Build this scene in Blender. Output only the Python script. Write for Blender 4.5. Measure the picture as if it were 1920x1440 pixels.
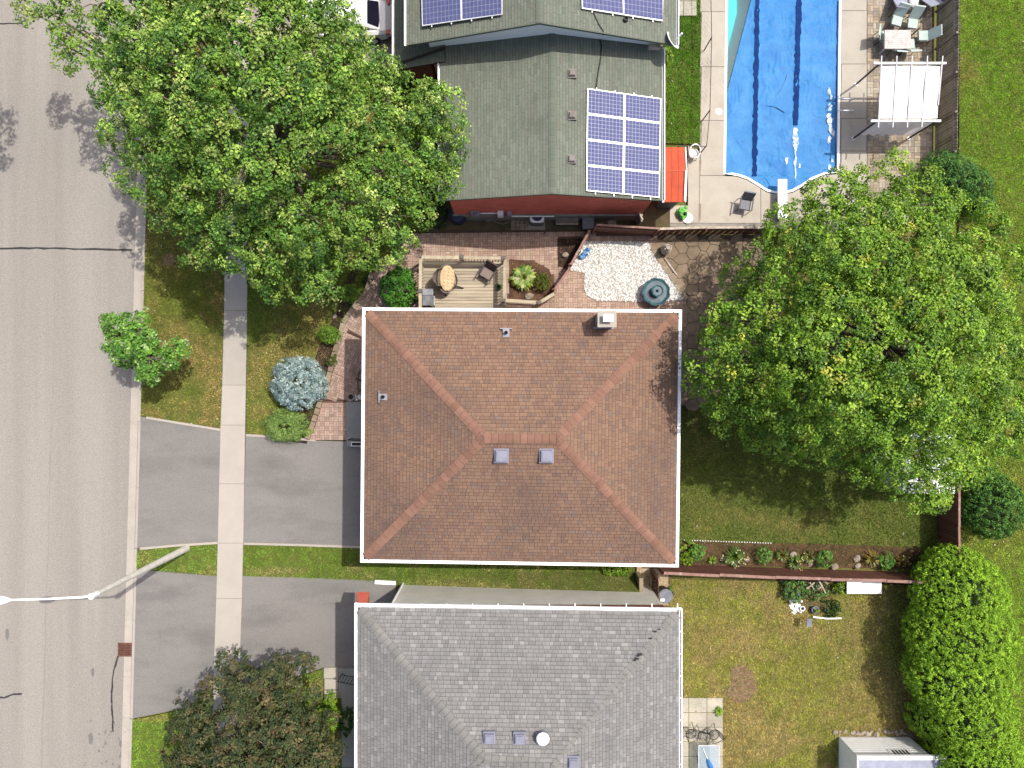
import bpy, math, random
import numpy as np
from mathutils import Matrix, Vector
random.seed(7); RNG = np.random.default_rng(11)
for o in list(bpy.data.objects): bpy.data.objects.remove(o)
SC = bpy.context.scene; COL = SC.collection

# ------------------------------------------------------------------ camera, sky, sun, exposure
CAM_H = 35.0          # metres above the ground, looking straight down
FPX = 1333.0          # focal length in photo pixels (1920 wide)
cd = bpy.data.cameras.new('camera'); cam = bpy.data.objects.new('camera', cd); COL.objects.link(cam)
cam.location = (0, 0, CAM_H); cam.rotation_euler = (0, 0, 0)
cd.sensor_width = 36; cd.lens = 36 * FPX / 1920; cd.clip_start = 0.5; cd.clip_end = 1000
SC.camera = cam
SUN_XY = (-0.433, -0.30)                     # ground shadow offset per metre of height
SUN_EL = math.atan(1 / math.hypot(*SUN_XY))
w = bpy.data.worlds.new('World'); SC.world = w; w.use_nodes = True
nt = w.node_tree; bg = nt.nodes['Background']
sky = nt.nodes.new('ShaderNodeTexSky'); sky.sky_type = 'NISHITA'; sky.sun_disc = False
sky.sun_elevation = SUN_EL; sky.sun_rotation = math.atan2(-SUN_XY[0], -SUN_XY[1])
sky.air_density = 0.8; sky.dust_density = 4.0; sky.ozone_density = 0.6
nt.links.new(sky.outputs[0], bg.inputs[0]); bg.inputs[1].default_value = 0.15
sl = bpy.data.lights.new('sun', 'SUN'); sl.energy = 3.3; sl.angle = math.radians(0.6); sl.color = (1.0, 0.955, 0.88)
so = bpy.data.objects.new('sun', sl); COL.objects.link(so)
so.rotation_euler = Vector((SUN_XY[0], SUN_XY[1], -1)).to_track_quat('-Z', 'Y').to_euler(); so.location = (10, 8, 60)
SC.view_settings.view_transform = 'Standard'; SC.view_settings.look = 'None'
SC.view_settings.exposure = 0.6; SC.view_settings.gamma = 1.0
SC.cycles.max_bounces = 6; SC.cycles.diffuse_bounces = 3; SC.cycles.glossy_bounces = 2; SC.cycles.transmission_bounces = 4; SC.cycles.transparent_max_bounces = 8

# ------------------------------------------------------------------ helpers
def P(px, py, z=0.0):
    """photo pixel seen at height z -> point in the place (metres)"""
    s = (CAM_H - z) / FPX
    return Vector(((px - 960) * s, (720 - py) * s, z))
def P2(px, py, z=0.0): p = P(px, py, z); return (p.x, p.y)
def lin(c): c /= 255.0; return c / 12.92 if c <= 0.04045 else ((c + 0.055) / 1.055) ** 2.4
ALB = 0.56
def A(r, g, b, k=1.0): return tuple(min(0.9, lin(x) * ALB * k) for x in (r, g, b))

def np_mesh(name, V, F, cols=None, smooth=False):
    """V (n,3); F (m,k) equal-size faces or a list of lists; cols per vertex (n,3)"""
    me = bpy.data.meshes.new(name)
    V = np.asarray(V, dtype=np.float32)
    if isinstance(F, np.ndarray):
        m, k = F.shape; flat = F.ravel().astype(np.int32); tot = np.full(m, k, np.int32)
    else:
        tot = np.array([len(f) for f in F], np.int32); flat = np.fromiter((i for f in F for i in f), np.int32); m = len(F)
    me.vertices.add(len(V)); me.vertices.foreach_set('co', V.ravel())
    me.loops.add(len(flat)); me.loops.foreach_set('vertex_index', flat)
    me.polygons.add(m); st = np.zeros(m, np.int32); st[1:] = np.cumsum(tot)[:-1]
    me.polygons.foreach_set('loop_start', st); me.polygons.foreach_set('loop_total', tot)
    me.polygons.foreach_set('use_smooth', np.full(m, bool(smooth)))
    if cols is not None:
        ca = me.color_attributes.new('Col', 'FLOAT_COLOR', 'POINT')
        c4 = np.ones((len(V), 4), np.float32); c4[:, :3] = cols; ca.data.foreach_set('color', c4.ravel())
    me.update(calc_edges=True); me.validate()
    return me

class MB:
    """collects simple shapes into one mesh"""
    def __init__(s): s.v = []; s.f = []; s.c = []; s.cc = None
    def add(s, vs, fs, c=None):
        n = len(s.v); s.v += [tuple(v) for v in vs]; s.f += [[i + n for i in f] for f in fs]
        s.c += [(c or s.cc or (.5, .5, .5))] * len(vs); return s
    def box(s, x0, y0, z0, x1, y1, z1, c=None, M=None):
        vs = [Vector((x, y, z)) for z in (z0, z1) for x, y in ((x0, y0), (x1, y0), (x1, y1), (x0, y1))]
        if M is not None: vs = [M @ v for v in vs]
        return s.add(vs, [(0, 3, 2, 1), (4, 5, 6, 7), (0, 1, 5, 4), (1, 2, 6, 5), (2, 3, 7, 6), (3, 0, 4, 7)], c)
    def beam(s, a, b, wd, ht, c=None, up=(0, 0, 1)):
        a = Vector(a); b = Vector(b); d = (b - a); L = d.length; d.normalize()
        u = Vector(up); sx = d.cross(u)
        if sx.length < 1e-4: sx = d.cross(Vector((1, 0, 0)))
        sx.normalize(); uz = sx.cross(d)
        M = Matrix((( d.x, sx.x, uz.x, a.x), (d.y, sx.y, uz.y, a.y), (d.z, sx.z, uz.z, a.z), (0, 0, 0, 1)))
        return s.box(0, -wd / 2, -ht / 2, L, wd / 2, ht / 2, c, M)
    def prism(s, poly, z0, z1, c=None):
        poly = [p[:2] for p in poly]
        if sum(poly[i - 1][0] * poly[i][1] - poly[i][0] * poly[i - 1][1] for i in range(len(poly))) < 0: poly = poly[::-1]
        n = len(poly); vs = [(x, y, z0) for x, y in poly] + [(x, y, z1) for x, y in poly]
        return s.add(vs, [list(range(n, 2 * n)), list(range(n - 1, -1, -1))] + [(i, (i + 1) % n, n + (i + 1) % n, n + i) for i in range(n)], c)
    def tube(s, pts, r, n=8, c=None, cap=True):
        pts = [Vector(p) for p in pts]; rs = r if isinstance(r, (list, tuple)) else [r] * len(pts); vs = []; fs = []
        for i, p in enumerate(pts):
            d = (pts[min(i + 1, len(pts) - 1)] - pts[max(i - 1, 0)]).normalized()
            a = d.cross(Vector((0, 0, 1)) if abs(d.z) < .95 else Vector((1, 0, 0))).normalized(); b = d.cross(a)
            vs += [p + (a * math.cos(t) + b * math.sin(t)) * rs[i] for t in (2 * math.pi * k / n for k in range(n))]
        for i in range(len(pts) - 1):
            fs += [(i * n + k, i * n + (k + 1) % n, (i + 1) * n + (k + 1) % n, (i + 1) * n + k) for k in range(n)]
        if cap: fs += [list(range(n - 1, -1, -1)), list(range((len(pts) - 1) * n, len(pts) * n))]
        return s.add(vs, fs, c)
    def lathe(s, prof, ctr=(0, 0, 0), n=20, c=None, mod=None):
        vs = []; fs = []; m = len(prof)
        for k in range(n):
            t = 2 * math.pi * k / n; g = mod(t) if mod else 1
            vs += [(ctr[0] + r * g * math.cos(t), ctr[1] + r * g * math.sin(t), ctr[2] + z) for r, z in prof]
        for k in range(n):
            k2 = (k + 1) % n
            fs += [(k * m + i, k2 * m + i, k2 * m + i + 1, k * m + i + 1) for i in range(m - 1)]
        fs.append([k * m + m - 1 for k in range(n)]); fs.append([k * m for k in range(n)][::-1])
        return s.add(vs, fs, c)
    def blob(s, ctr, rx, ry, rz, c=None, jit=.15, n=7, m=5, rot=0):
        prof = []; vs = [(0, 0, -rz)]; fs = []
        for i in range(1, m):
            ph = -math.pi / 2 + math.pi * i / m
            for k in range(n):
                t = 2 * math.pi * k / n; j = 1 + random.uniform(-jit, jit)
                vs.append((rx * math.cos(ph) * math.cos(t) * j, ry * math.cos(ph) * math.sin(t) * j, rz * math.sin(ph) * j))
        vs.append((0, 0, rz)); L = len(vs) - 1
        for k in range(n):
            k2 = (k + 1) % n; fs.append((0, 1 + k2, 1 + k)); fs.append((L, L - n + k, L - n + k2))
            for i in range(m - 2): fs.append((1 + i * n + k, 1 + i * n + k2, 1 + (i + 1) * n + k2, 1 + (i + 1) * n + k))
        cr, sr = math.cos(rot), math.sin(rot)
        return s.add([(ctr[0] + x * cr - y * sr, ctr[1] + x * sr + y * cr, ctr[2] + z) for x, y, z in vs], fs, c)
    def mesh(s, name, smooth=False): return np_mesh(name, np.array(s.v), s.f, np.array(s.c) if s.c else None, smooth)

WM = {}
def link(name, data, m=None, parent=None, local=False):
    """one object; parent -> child stays where its vertices say (world), or in the parent's own space (local)"""
    if isinstance(data, MB): data = data.mesh(name)
    o = bpy.data.objects.new(name, data); COL.objects.link(o)
    if m is not None and data is not None and not data.materials: data.materials.append(m)
    if parent is not None:
        o.parent = parent
        if not local: o.matrix_parent_inverse = WM[parent.name].inverted()
        WM[o.name] = WM[parent.name].copy() if local else Matrix.Identity(4)
    else: WM[o.name] = Matrix.Identity(4)
    return o
def piece(name, me, parent, M):
    """one of many alike pieces: shared mesh, own place"""
    o = bpy.data.objects.new(name, me); COL.objects.link(o); o.parent = parent
    o.matrix_parent_inverse = WM[parent.name].inverted(); o.matrix_basis = M; WM[o.name] = M.copy(); return o
def tag(o, label, cat, group=None, kind=None):
    o['label'] = label; o['category'] = cat
    if group: o['group'] = group
    if kind: o['kind'] = kind
    return o
def thing(name, label, cat, loc=(0, 0, 0), rz=0.0, group=None):
    o = bpy.data.objects.new(name, None); COL.objects.link(o); o.empty_display_size = .2
    o.location = loc; o.rotation_euler = (0, 0, rz); tag(o, label, cat, group)
    WM[o.name] = Matrix.Translation(Vector(loc)) @ Matrix.Rotation(rz, 4, 'Z'); return o
def copy_thing(src, label, loc, rz, group=None):
    r = src.copy(); COL.objects.link(r); r.location = loc; r.rotation_euler = (0, 0, rz); r['label'] = label
    if group: r['group'] = group
    def rec(a, b):
        for ch in list(a.children):
            if ch.name == r.name: continue
            c = ch.copy(); COL.objects.link(c); c.parent = b; rec(ch, c)
    rec(src, r); return r
def struct(name, data, m, label=None, parent=None):
    o = link(name, data, m, parent)
    if parent is None:
        o['kind'] = 'structure'
        if label: o['label'] = label
    return o
def stuff(o): o['kind'] = 'stuff'; return o

# ------------------------------------------------------------------ materials
def _nodes(name):
    m = bpy.data.materials.new(name); m.use_nodes = True; n = m.node_tree.nodes; l = m.node_tree.links
    return m, n, l, n['Principled BSDF']
def _noise(n, l, pos, scale, detail=3, rough=.6):
    t = n.new('ShaderNodeTexNoise'); t.inputs['Scale'].default_value = scale; t.inputs['Detail'].default_value = detail
    t.inputs['Roughness'].default_value = rough; l.new(pos, t.inputs['Vector']); return t.outputs[0]
def _ramp(n, l, fac, a, b):
    r = n.new('ShaderNodeMapRange'); r.inputs[1].default_value = a; r.inputs[2].default_value = b; l.new(fac, r.inputs[0]); return r.outputs[0]
def _mix(n, l, fac, a, b, mode='MIX'):
    x = n.new('ShaderNodeMix'); x.data_type = 'RGBA'; x.blend_type = mode
    for s, v in ((0, fac), (6, a), (7, b)):
        if isinstance(v, (int, float)): x.inputs[s].default_value = v
        elif isinstance(v, tuple): x.inputs[s].default_value = (*v, 1) if len(v) == 3 else v
        else: l.new(v, x.inputs[s])
    return x.outputs[2]
def mat(name, col=None, col2=None, scale=1.5, lo=.4, hi=.65, rough=.85, fine=.25, fscale=40, bump=0.0, bscale=60, rnd=0.0,
        metal=0.0, spec=.3, stretch=None, stain=None):
    """col None: colour attribute; col2: large soft patches; fine: grain; rnd: piece-to-piece brightness; stain (colour, scale, lo, hi, amount)"""
    m, n, l, b = _nodes(name)
    g = n.new('ShaderNodeNewGeometry'); pos = g.outputs['Position']
    if stretch:
        mp = n.new('ShaderNodeMapping'); mp.inputs['Scale'].default_value = stretch; l.new(pos, mp.inputs[0]); pos2 = mp.outputs[0]
    else: pos2 = pos
    if col is None:
        a = n.new('ShaderNodeVertexColor'); a.layer_name = 'Col'; c = a.outputs[0]
    else: c = col
    if col2: c = _mix(n, l, _ramp(n, l, _noise(n, l, pos2, scale), lo, hi), c, col2)
    if stain: c = _mix(n, l, _ramp(n, l, _noise(n, l, pos2, stain[1], 3), stain[2], stain[3]), c, _mix(n, l, stain[4], c, stain[0]))
    if fine:
        f = _ramp(n, l, _noise(n, l, pos, fscale, 3, .75), .3, .7)
        gg = n.new('ShaderNodeMath'); gg.operation = 'MULTIPLY_ADD'; l.new(f, gg.inputs[0]); gg.inputs[1].default_value = 2 * fine; gg.inputs[2].default_value = 1 - fine
        vm = n.new('ShaderNodeVectorMath'); vm.operation = 'SCALE'; l.new(gg.outputs[0], vm.inputs['Scale'])
        if isinstance(c, tuple): vm.inputs[0].default_value = c[:3]
        else: l.new(c, vm.inputs[0])
        c = vm.outputs[0]
    if rnd:
        oi = n.new('ShaderNodeObjectInfo'); gg = n.new('ShaderNodeMath'); gg.operation = 'MULTIPLY_ADD'
        l.new(oi.outputs['Random'], gg.inputs[0]); gg.inputs[1].default_value = 2 * rnd; gg.inputs[2].default_value = 1 - rnd
        vm = n.new('ShaderNodeVectorMath'); vm.operation = 'SCALE'; l.new(gg.outputs[0], vm.inputs['Scale'])
        if isinstance(c, tuple): vm.inputs[0].default_value = c[:3]
        else: l.new(c, vm.inputs[0])
        c = vm.outputs[0]
    if isinstance(c, tuple): b.inputs['Base Color'].default_value = (*c[:3], 1)
    else: l.new(c, b.inputs['Base Color'])
    b.inputs['Roughness'].default_value = rough; b.inputs['Metallic'].default_value = metal; b.inputs['Specular IOR Level'].default_value = spec
    if bump:
        bp = n.new('ShaderNodeBump'); bp.inputs['Strength'].default_value = bump; bp.inputs['Distance'].default_value = .03
        l.new(_noise(n, l, pos, bscale, 2, .7), bp.inputs['Height']); l.new(bp.outputs[0], b.inputs['Normal'])
    return m
def leafmat(name, rough=.45, trans=.3, spec=.4):
    m, n, l, b = _nodes(name); a = n.new('ShaderNodeVertexColor'); a.layer_name = 'Col'
    l.new(a.outputs[0], b.inputs['Base Color']); b.inputs['Roughness'].default_value = rough; b.inputs['Specular IOR Level'].default_value = spec
    t = n.new('ShaderNodeBsdfTranslucent'); l.new(a.outputs[0], t.inputs[0])
    mx = n.new('ShaderNodeMixShader'); mx.inputs[0].default_value = trans
    l.new(b.outputs[0], mx.inputs[1]); l.new(t.outputs[0], mx.inputs[2]); l.new(mx.outputs[0], n['Material Output'].inputs[0]); return m

M = {}
M['road'] = mat('asphalt_road', A(178, 171, 161), A(166, 159, 150), .5, rough=.92, fine=.3, fscale=22, bump=.35, bscale=70, stretch=(1.2, .06, 1), stain=(A(140, 136, 132), .9, .66, .8, .5))
M['seamline'] = mat('road_joint', A(163, 156, 147), A(172, 165, 156), 1.5, rough=.95, fine=.2)
M['tar'] = mat('tar', A(66, 62, 64), rough=.6, fine=.2)
M['oil'] = mat('oil_mark', A(135, 131, 127), rough=.7, fine=.25, fscale=20)
M['drive'] = mat('asphalt_drive', A(153, 149, 143), A(147, 143, 138), .7, .35, .7, rough=.9, fine=.22, fscale=24, bump=.35, bscale=60, stain=(A(122, 118, 116), .45, .5, .72, .7), stretch=(.5, 1.4, 1))
M['drive_tan'] = mat('drive_concrete', A(180, 170, 155), A(165, 155, 142), .7, rough=.9, fine=.2)
M['walk'] = mat('concrete_walk', A(203, 195, 183), A(197, 189, 178), 1.1, rough=.9, fine=.10, fscale=30, rnd=.045, bump=.15)
M['kerb'] = mat('concrete_kerb', A(203, 194, 181), A(195, 186, 174), 1.4, rough=.9, fine=.14, fscale=25, rnd=.04, bump=.15)
M['deckc'] = mat('pool_deck', A(208, 199, 184), A(196, 187, 172), .8, rough=.9, fine=.12, fscale=30, rnd=.04, stain=(A(165, 152, 138), 1.3, .62, .8, .6))
M['slab'] = mat('patio_slab', A(212, 204, 188), A(190, 184, 170), 1.0, rough=.9, fine=.15, rnd=.08)
M['porch'] = mat('porch_concrete', A(178, 178, 172), A(160, 160, 156), 1.0, rough=.9, fine=.12)
M['soil'] = mat('lawn_soil', A(118, 122, 62), A(98, 112, 48), 1.2, rough=1, fine=.4, fscale=30)
M['soil_dry'] = mat('lawn_soil_dry', A(150, 140, 88), A(126, 128, 66), 1.0, rough=1, fine=.4, fscale=30)
M['ground'] = mat('far_ground', A(110, 116, 50), A(130, 120, 70), .3, rough=1, fine=.4, fscale=20)
M['mulch'] = mat('mulch', A(118, 88, 66), A(84, 62, 50), 2.5, rough=1, fine=.5, fscale=25, bump=1, bscale=30)
M['mulch_dark'] = mat('mulch_dark', A(82, 64, 52), A(58, 45, 40), 2.5, rough=1, fine=.5, fscale=25, bump=1, bscale=30)
M['dirt'] = mat('alley_dirt', A(120, 104, 80), A(92, 88, 60), 1.2, rough=1, fine=.4, fscale=20, bump=.6)
M['grout'] = mat('paver_joint', A(118, 92, 78), rough=1, fine=.3)
M['paver'] = mat('paver', None, rough=.9, fine=.16, fscale=30, bump=.2, stain=(A(120, 100, 84), .8, .55, .8, .5))
M['stone'] = mat('stone', A(176, 160, 136), A(150, 132, 112), 1.4, rough=.9, fine=.2, rnd=.12, bump=.3)
M['rock'] = mat('rock', A(190, 176, 158), A(158, 146, 132), 3, rough=.9, fine=.25, rnd=.15, bump=.4)
M['pebble'] = mat('pebble', None, rough=.8, fine=.08)
M['sh_brown'] = mat('shingle_brown', None, rough=.95, fine=.16, fscale=30, bump=.3, bscale=90, spec=.15, stain=(A(112, 95, 87), .28, .42, .72, .6))
M['sh_green'] = mat('shingle_green', None, rough=.95, fine=.16, fscale=30, bump=.3, bscale=90, spec=.15, stain=(A(96, 102, 92), .4, .55, .75, .35))
M['sh_grey'] = mat('shingle_grey', None, rough=.95, fine=.14, fscale=30, bump=.3, bscale=90, spec=.15, stain=(A(125, 124, 126), .4, .55, .75, .4))
M['cap_brown'] = mat('cap_brown', A(160, 122, 104), A(152, 115, 98), 3, rough=.95, fine=.14, rnd=.13, spec=.15)
M['cap_green'] = mat('cap_green', A(122, 130, 116), rough=.95, fine=.14, rnd=.1, spec=.15)
M['cap_grey'] = mat('cap_grey', A(152, 149, 144), A(145, 143, 139), 3, rough=.95, fine=.12, rnd=.1, spec=.15)
M['felt'] = mat('roof_felt', A(78, 66, 60), rough=1)
M['white'] = mat('white_trim', (.84, .84, .83), (.78, .78, .77), 2, rough=.5, fine=.04)
M['offwhite'] = mat('off_white', (.70, .69, .67), (.62, .61, .59), 3, rough=.6, fine=.08)
M['brick'] = mat('brick_wall', A(150, 100, 80), A(130, 86, 70), 2, rough=.9, fine=.2)
M['parge'] = mat('parged_wall', A(205, 203, 192, 1.7), A(198, 196, 186, 1.65), 1.2, rough=.9, fine=.08, bump=.15)
M['red_siding'] = mat('red_siding', A(188, 98, 80, 2.2), A(176, 90, 74, 2.2), 2, rough=.7, fine=.1)
M['grey_siding'] = mat('grey_siding', (.86, .87, .87), (.84, .85, .86), 2, rough=.7, fine=.05)
M['found'] = mat('foundation', A(176, 170, 158), A(150, 145, 134), 2, rough=.9, fine=.15)
M['galv'] = mat('galvanised', A(176, 176, 184), A(160, 160, 170), 4, rough=.5, fine=.06, metal=.3)
M['vent_blue'] = mat('vent_grey', A(160, 160, 178), A(150, 150, 166), 4, rough=.5, fine=.06)
M['vent_brown'] = mat('vent_taupe', A(150, 142, 136), A(128, 120, 114), 4, rough=.6, fine=.1)
M['dark'] = mat('dark_metal', A(58, 54, 54), rough=.5, fine=.05)
M['black'] = mat('black_rubber', A(42, 41, 45), rough=.6, fine=.05)
M['fence'] = mat('brown_fence', A(122, 80, 66, 1.3), A(106, 68, 58, 1.3), 2, rough=.75, fine=.14, rnd=.12)
M['fence_cap'] = mat('fence_cap', A(178, 140, 128), A(158, 118, 106), 3, rough=.8, fine=.15, stain=(A(225, 205, 195), 4, .58, .7, .8))
M['grey_wood'] = mat('grey_wood', A(150, 138, 128, 1.5), A(126, 114, 106, 1.5), 2, rough=.9, fine=.25, rnd=.3)
M['deck_wood'] = mat('deck_wood', A(204, 190, 166), A(184, 170, 148), 2.5, rough=.85, fine=.2, rnd=.2, stretch=(.3, 3, 1), stain=(A(160, 150, 132), 1.0, .55, .75, .6))
M['rail_wood'] = mat('rail_wood', A(214, 200, 172), A(190, 176, 150), 3, rough=.85, fine=.16, rnd=.1)
M['post_cap'] = mat('post_cap', A(120, 112, 104), rough=.7)
M['bark'] = mat('bark', A(150, 138, 122), A(112, 100, 88), 6, rough=.95, fine=.3)
M['bark_dark'] = mat('bark_dark', A(96, 82, 70), A(70, 60, 52), 6, rough=.95, fine=.3)
M['leaf'] = leafmat('leaf', .45, .34, .4); M['leaf_dull'] = leafmat('leaf_dull', .65, .22, .15); M['needle'] = leafmat('needle', .6, .12, .25); M['grass'] = leafmat('grass_blade', .7, .25, .2)
M['petal'] = mat('petal', None, rough=.6, fine=.05)
M['pole'] = mat('concrete_pole', A(212, 208, 196, 1.5), A(198, 194, 184, 1.5), 3, rough=.8, fine=.1)
M['rust'] = mat('rusty_iron', A(132, 88, 74), A(108, 70, 60), 8, rough=.8, fine=.2)
M['hole'] = mat('drain_hole', A(50, 36, 32), rough=1)
M['solar'] = mat('solar_cell', A(102, 108, 152), A(94, 100, 146), 5, rough=.6, fine=.08, spec=.12)
M['cellgrid'] = mat('cell_grid', A(168, 170, 200), rough=.4)
M['alu'] = mat('aluminium', (.72, .72, .73), rough=.35, metal=.2)
M['orange'] = mat('orange_roof', A(222, 88, 42), A(206, 78, 40), 2.5, rough=.6, fine=.06)
M['red_box'] = mat('red_plastic', A(250, 136, 112), A(240, 120, 98), 5, rough=.4, fine=.03)
M['cover'] = mat('pool_cover', A(60, 142, 212), A(78, 156, 222), 1.0, rough=.5, fine=.1, fscale=10, spec=.11, stain=(A(44, 122, 200), .7, .55, .7, .7))
M['seam'] = mat('cover_seam', A(6, 50, 116), A(12, 60, 130), 3, rough=.7, spec=.1, fine=.1)
M['glare'] = mat('cover_glare', A(226, 234, 246), A(160, 194, 236), 6, rough=.3, fine=.05)  # bright sky reflections on the cover, painted as white colour
M['poolwall'] = mat('pool_liner', A(130, 232, 230, 1.3), A(120, 226, 226, 1.3), 1, rough=.7, fine=.04)
M['canvas'] = mat('canvas', (.80, .79, .78), (.74, .73, .73), 1.5, rough=.9, fine=.03)
M['curtain'] = mat('curtain', A(206, 196, 196, 1.5), A(196, 184, 186, 1.5), 2, rough=.9, fine=.05)
M['mint'] = mat('mint_fabric', A(214, 230, 222), A(200, 218, 210), 4, rough=.8, fine=.05)
M['greyfab'] = mat('grey_fabric', A(186, 190, 206), A(168, 172, 190), 3, rough=.8, fine=.08)
M['zebra'] = None
M['table'] = mat('table_wood', A(232, 226, 220), A(204, 196, 192), 5, rough=.7, fine=.12)
M['tan'] = mat('tan_cushion', A(236, 206, 164), A(224, 192, 150), 5, rough=.9, fine=.08)
M['wicker'] = mat('grey_wicker', A(134, 122, 112), A(112, 102, 94), 9, rough=.9, fine=.2)
M['brownfab'] = mat('brown_fabric', A(112, 94, 90), A(98, 82, 80), 5, rough=.9, fine=.1)
M['brownfab2'] = mat('brown_cushion', A(158, 140, 132), A(146, 128, 122), 5, rough=.9, fine=.08)
M['grill'] = mat('grill_steel', A(176, 178, 182), A(150, 152, 156), 4, rough=.35, metal=.5, fine=.06)
M['teal'] = mat('fountain_glaze', A(58, 92, 104), A(84, 120, 130), 3.5, .35, .6, rough=.3, fine=.2, fscale=15, spec=.5)
M['teal2'] = mat('fountain_water', A(100, 128, 138), A(70, 100, 112), 3, rough=.12, fine=.05, spec=.5)
M['urn'] = mat('urn_stone', A(206, 192, 174), A(180, 166, 150), 6, rough=.9, fine=.15)
M['bluebag'] = mat('blue_plastic', A(36, 112, 190), A(150, 200, 236), 5, .5, .6, rough=.35, fine=.05)
M['navy'] = mat('navy_plastic', A(62, 72, 110), A(50, 58, 92), 3, rough=.5, fine=.06)
M['lime'] = mat('lime_plastic', A(130, 220, 96), A(96, 190, 70), 6, rough=.4, fine=.06)
M['blue'] = mat('blue_item', A(70, 140, 220), A(50, 118, 205), 5, rough=.4)
M['carpaint'] = mat('white_paint', (.80, .80, .81), rough=.2, fine=0, spec=.6)
M['glassdark'] = mat('car_glass', A(34, 34, 50), rough=.06, fine=0, spec=.6)
M['hose'] = mat('garden_hose', A(150, 150, 140), rough=.5)
M['slate'] = mat('slate_grey', A(138, 142, 152), A(120, 124, 136), 4, rough=.6, fine=.1)
M['driftwood'] = mat('driftwood', A(222, 208, 192), A(190, 172, 154), 5, rough=.9, fine=.2)
def _special():
    m, n, l, b = _nodes('zebra_cloth'); g = n.new('ShaderNodeNewGeometry'); wv = n.new('ShaderNodeTexWave'); wv.inputs['Scale'].default_value = 9
    wv.inputs['Distortion'].default_value = 3; l.new(g.outputs['Position'], wv.inputs[0])
    l.new(_mix(n, l, _ramp(n, l, wv.outputs[1], .45, .55), (.03, .03, .03), (.75, .73, .72)), b.inputs[0]); M['zebra'] = m
    m, n, l, b = _nodes('water'); n.remove(b)
    tr = n.new('ShaderNodeBsdfTransparent'); tr.inputs[0].default_value = (.18, .86, .91, 1)
    gl = n.new('ShaderNodeBsdfGlossy'); gl.inputs[1].default_value = .03
    g = n.new('ShaderNodeNewGeometry'); bp = n.new('ShaderNodeBump'); bp.inputs['Strength'].default_value = .2
    l.new(_noise(n, l, g.outputs['Position'], 3), bp.inputs['Height']); l.new(bp.outputs[0], gl.inputs['Normal'])
    mx = n.new('ShaderNodeMixShader'); mx.inputs[0].default_value = .05
    l.new(tr.outputs[0], mx.inputs[1]); l.new(gl.outputs[0], mx.inputs[2]); l.new(mx.outputs[0], n['Material Output'].inputs[0]); M['water'] = m
    m, n, l, b = _nodes('table_glass'); n.remove(b)
    tr = n.new('ShaderNodeBsdfTransparent'); tr.inputs[0].default_value = (.80, .86, .90, 1); gl = n.new('ShaderNodeBsdfPrincipled')
    gl.inputs[0].default_value = (.45, .52, .58, 1); gl.inputs['Roughness'].default_value = .08
    mx = n.new('ShaderNodeMixShader'); mx.inputs[0].default_value = .35
    l.new(tr.outputs[0], mx.inputs[1]); l.new(gl.outputs[0], mx.inputs[2]); l.new(mx.outputs[0], n['Material Output'].inputs[0]); M['glass'] = m
def cloth(name, col, t):
    m, n, l, b = _nodes(name); b.inputs[0].default_value = (*col, 1); b.inputs['Roughness'].default_value = .9; tr = n.new('ShaderNodeBsdfTranslucent'); tr.inputs[0].default_value = (*col, 1)
    mx = n.new('ShaderNodeMixShader'); mx.inputs[0].default_value = t; l.new(b.outputs[0], mx.inputs[1]); l.new(tr.outputs[0], mx.inputs[2]); l.new(mx.outputs[0], n['Material Output'].inputs[0]); return m
_special(); M['canvas'] = cloth('canvas', (.80, .79, .78), .25); M['curtain'] = cloth('curtain', (.66, .62, .62), .45)
UNIT = {}
def unit_box(m):
    """shared unit box (x 0..1, y -.5..5, z 0..1) with a small chamfer look, one mesh per material"""
    if m not in UNIT:
        me = MB().box(0, -.5, 0, 1, .5, 1).mesh('board'); me.materials.append(M[m]); UNIT[m] = me
    return UNIT[m]
def board(name, parent, m, a, b, wd, ht):
    """a box piece from a to b (bottom centre line), wd wide, ht tall"""
    a = Vector(a); b = Vector(b); d = b - a; L = d.length; d.normalize()
    up = Vector((0, 0, 1)) if abs(d.z) < .95 else Vector((1, 0, 0))
    sx = up.cross(d).normalized(); uz = d.cross(sx)
    Mx = Matrix(((d.x * L, sx.x * wd, uz.x * ht, a.x), (d.y * L, sx.y * wd, uz.y * ht, a.y), (d.z * L, sx.z * wd, uz.z * ht, a.z), (0, 0, 0, 1)))
    return piece(name, unit_box(m), parent, Mx)

# ------------------------------------------------------------------ random fields, polygons
def inside(poly, x, y):
    poly = np.asarray(poly); r = np.zeros(len(x), bool); j = len(poly) - 1
    for i in range(len(poly)):
        xi, yi = poly[i][:2]; xj, yj = poly[j][:2]
        c = ((yi > y) != (yj > y)); t = (xj - xi) * (y - yi) / (yj - yi + 1e-12) + xi
        r ^= c & (x < t); j = i
    return r
def vnoise(x, y, s, seed=0):
    g = np.random.default_rng(seed).random((64, 64)); u = x / s + 100; v = y / s + 100
    i = np.floor(u).astype(int); j = np.floor(v).astype(int); fu = u - i; fv = v - j
    fu = fu * fu * (3 - 2 * fu); fv = fv * fv * (3 - 2 * fv); q = lambda a, b: g[a % 64, b % 64]
    return (q(i, j) * (1 - fu) + q(i + 1, j) * fu) * (1 - fv) + (q(i, j + 1) * (1 - fu) + q(i + 1, j + 1) * fu) * fv
def scatter(poly, per_m2):
    p = np.array([q[:2] for q in poly]); lo = p.min(0); hi = p.max(0); n = int(np.prod(hi - lo) * per_m2)
    x = RNG.uniform(lo[0], hi[0], n); y = RNG.uniform(lo[1], hi[1], n); k = inside(p, x, y); return x[k], y[k]
def orient(n, N):
    t = RNG.normal(size=(N, 3)); t -= n * (t * n).sum(1, keepdims=True); t /= np.linalg.norm(t, axis=1, keepdims=True) + 1e-9
    return t, np.cross(n, t)
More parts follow.
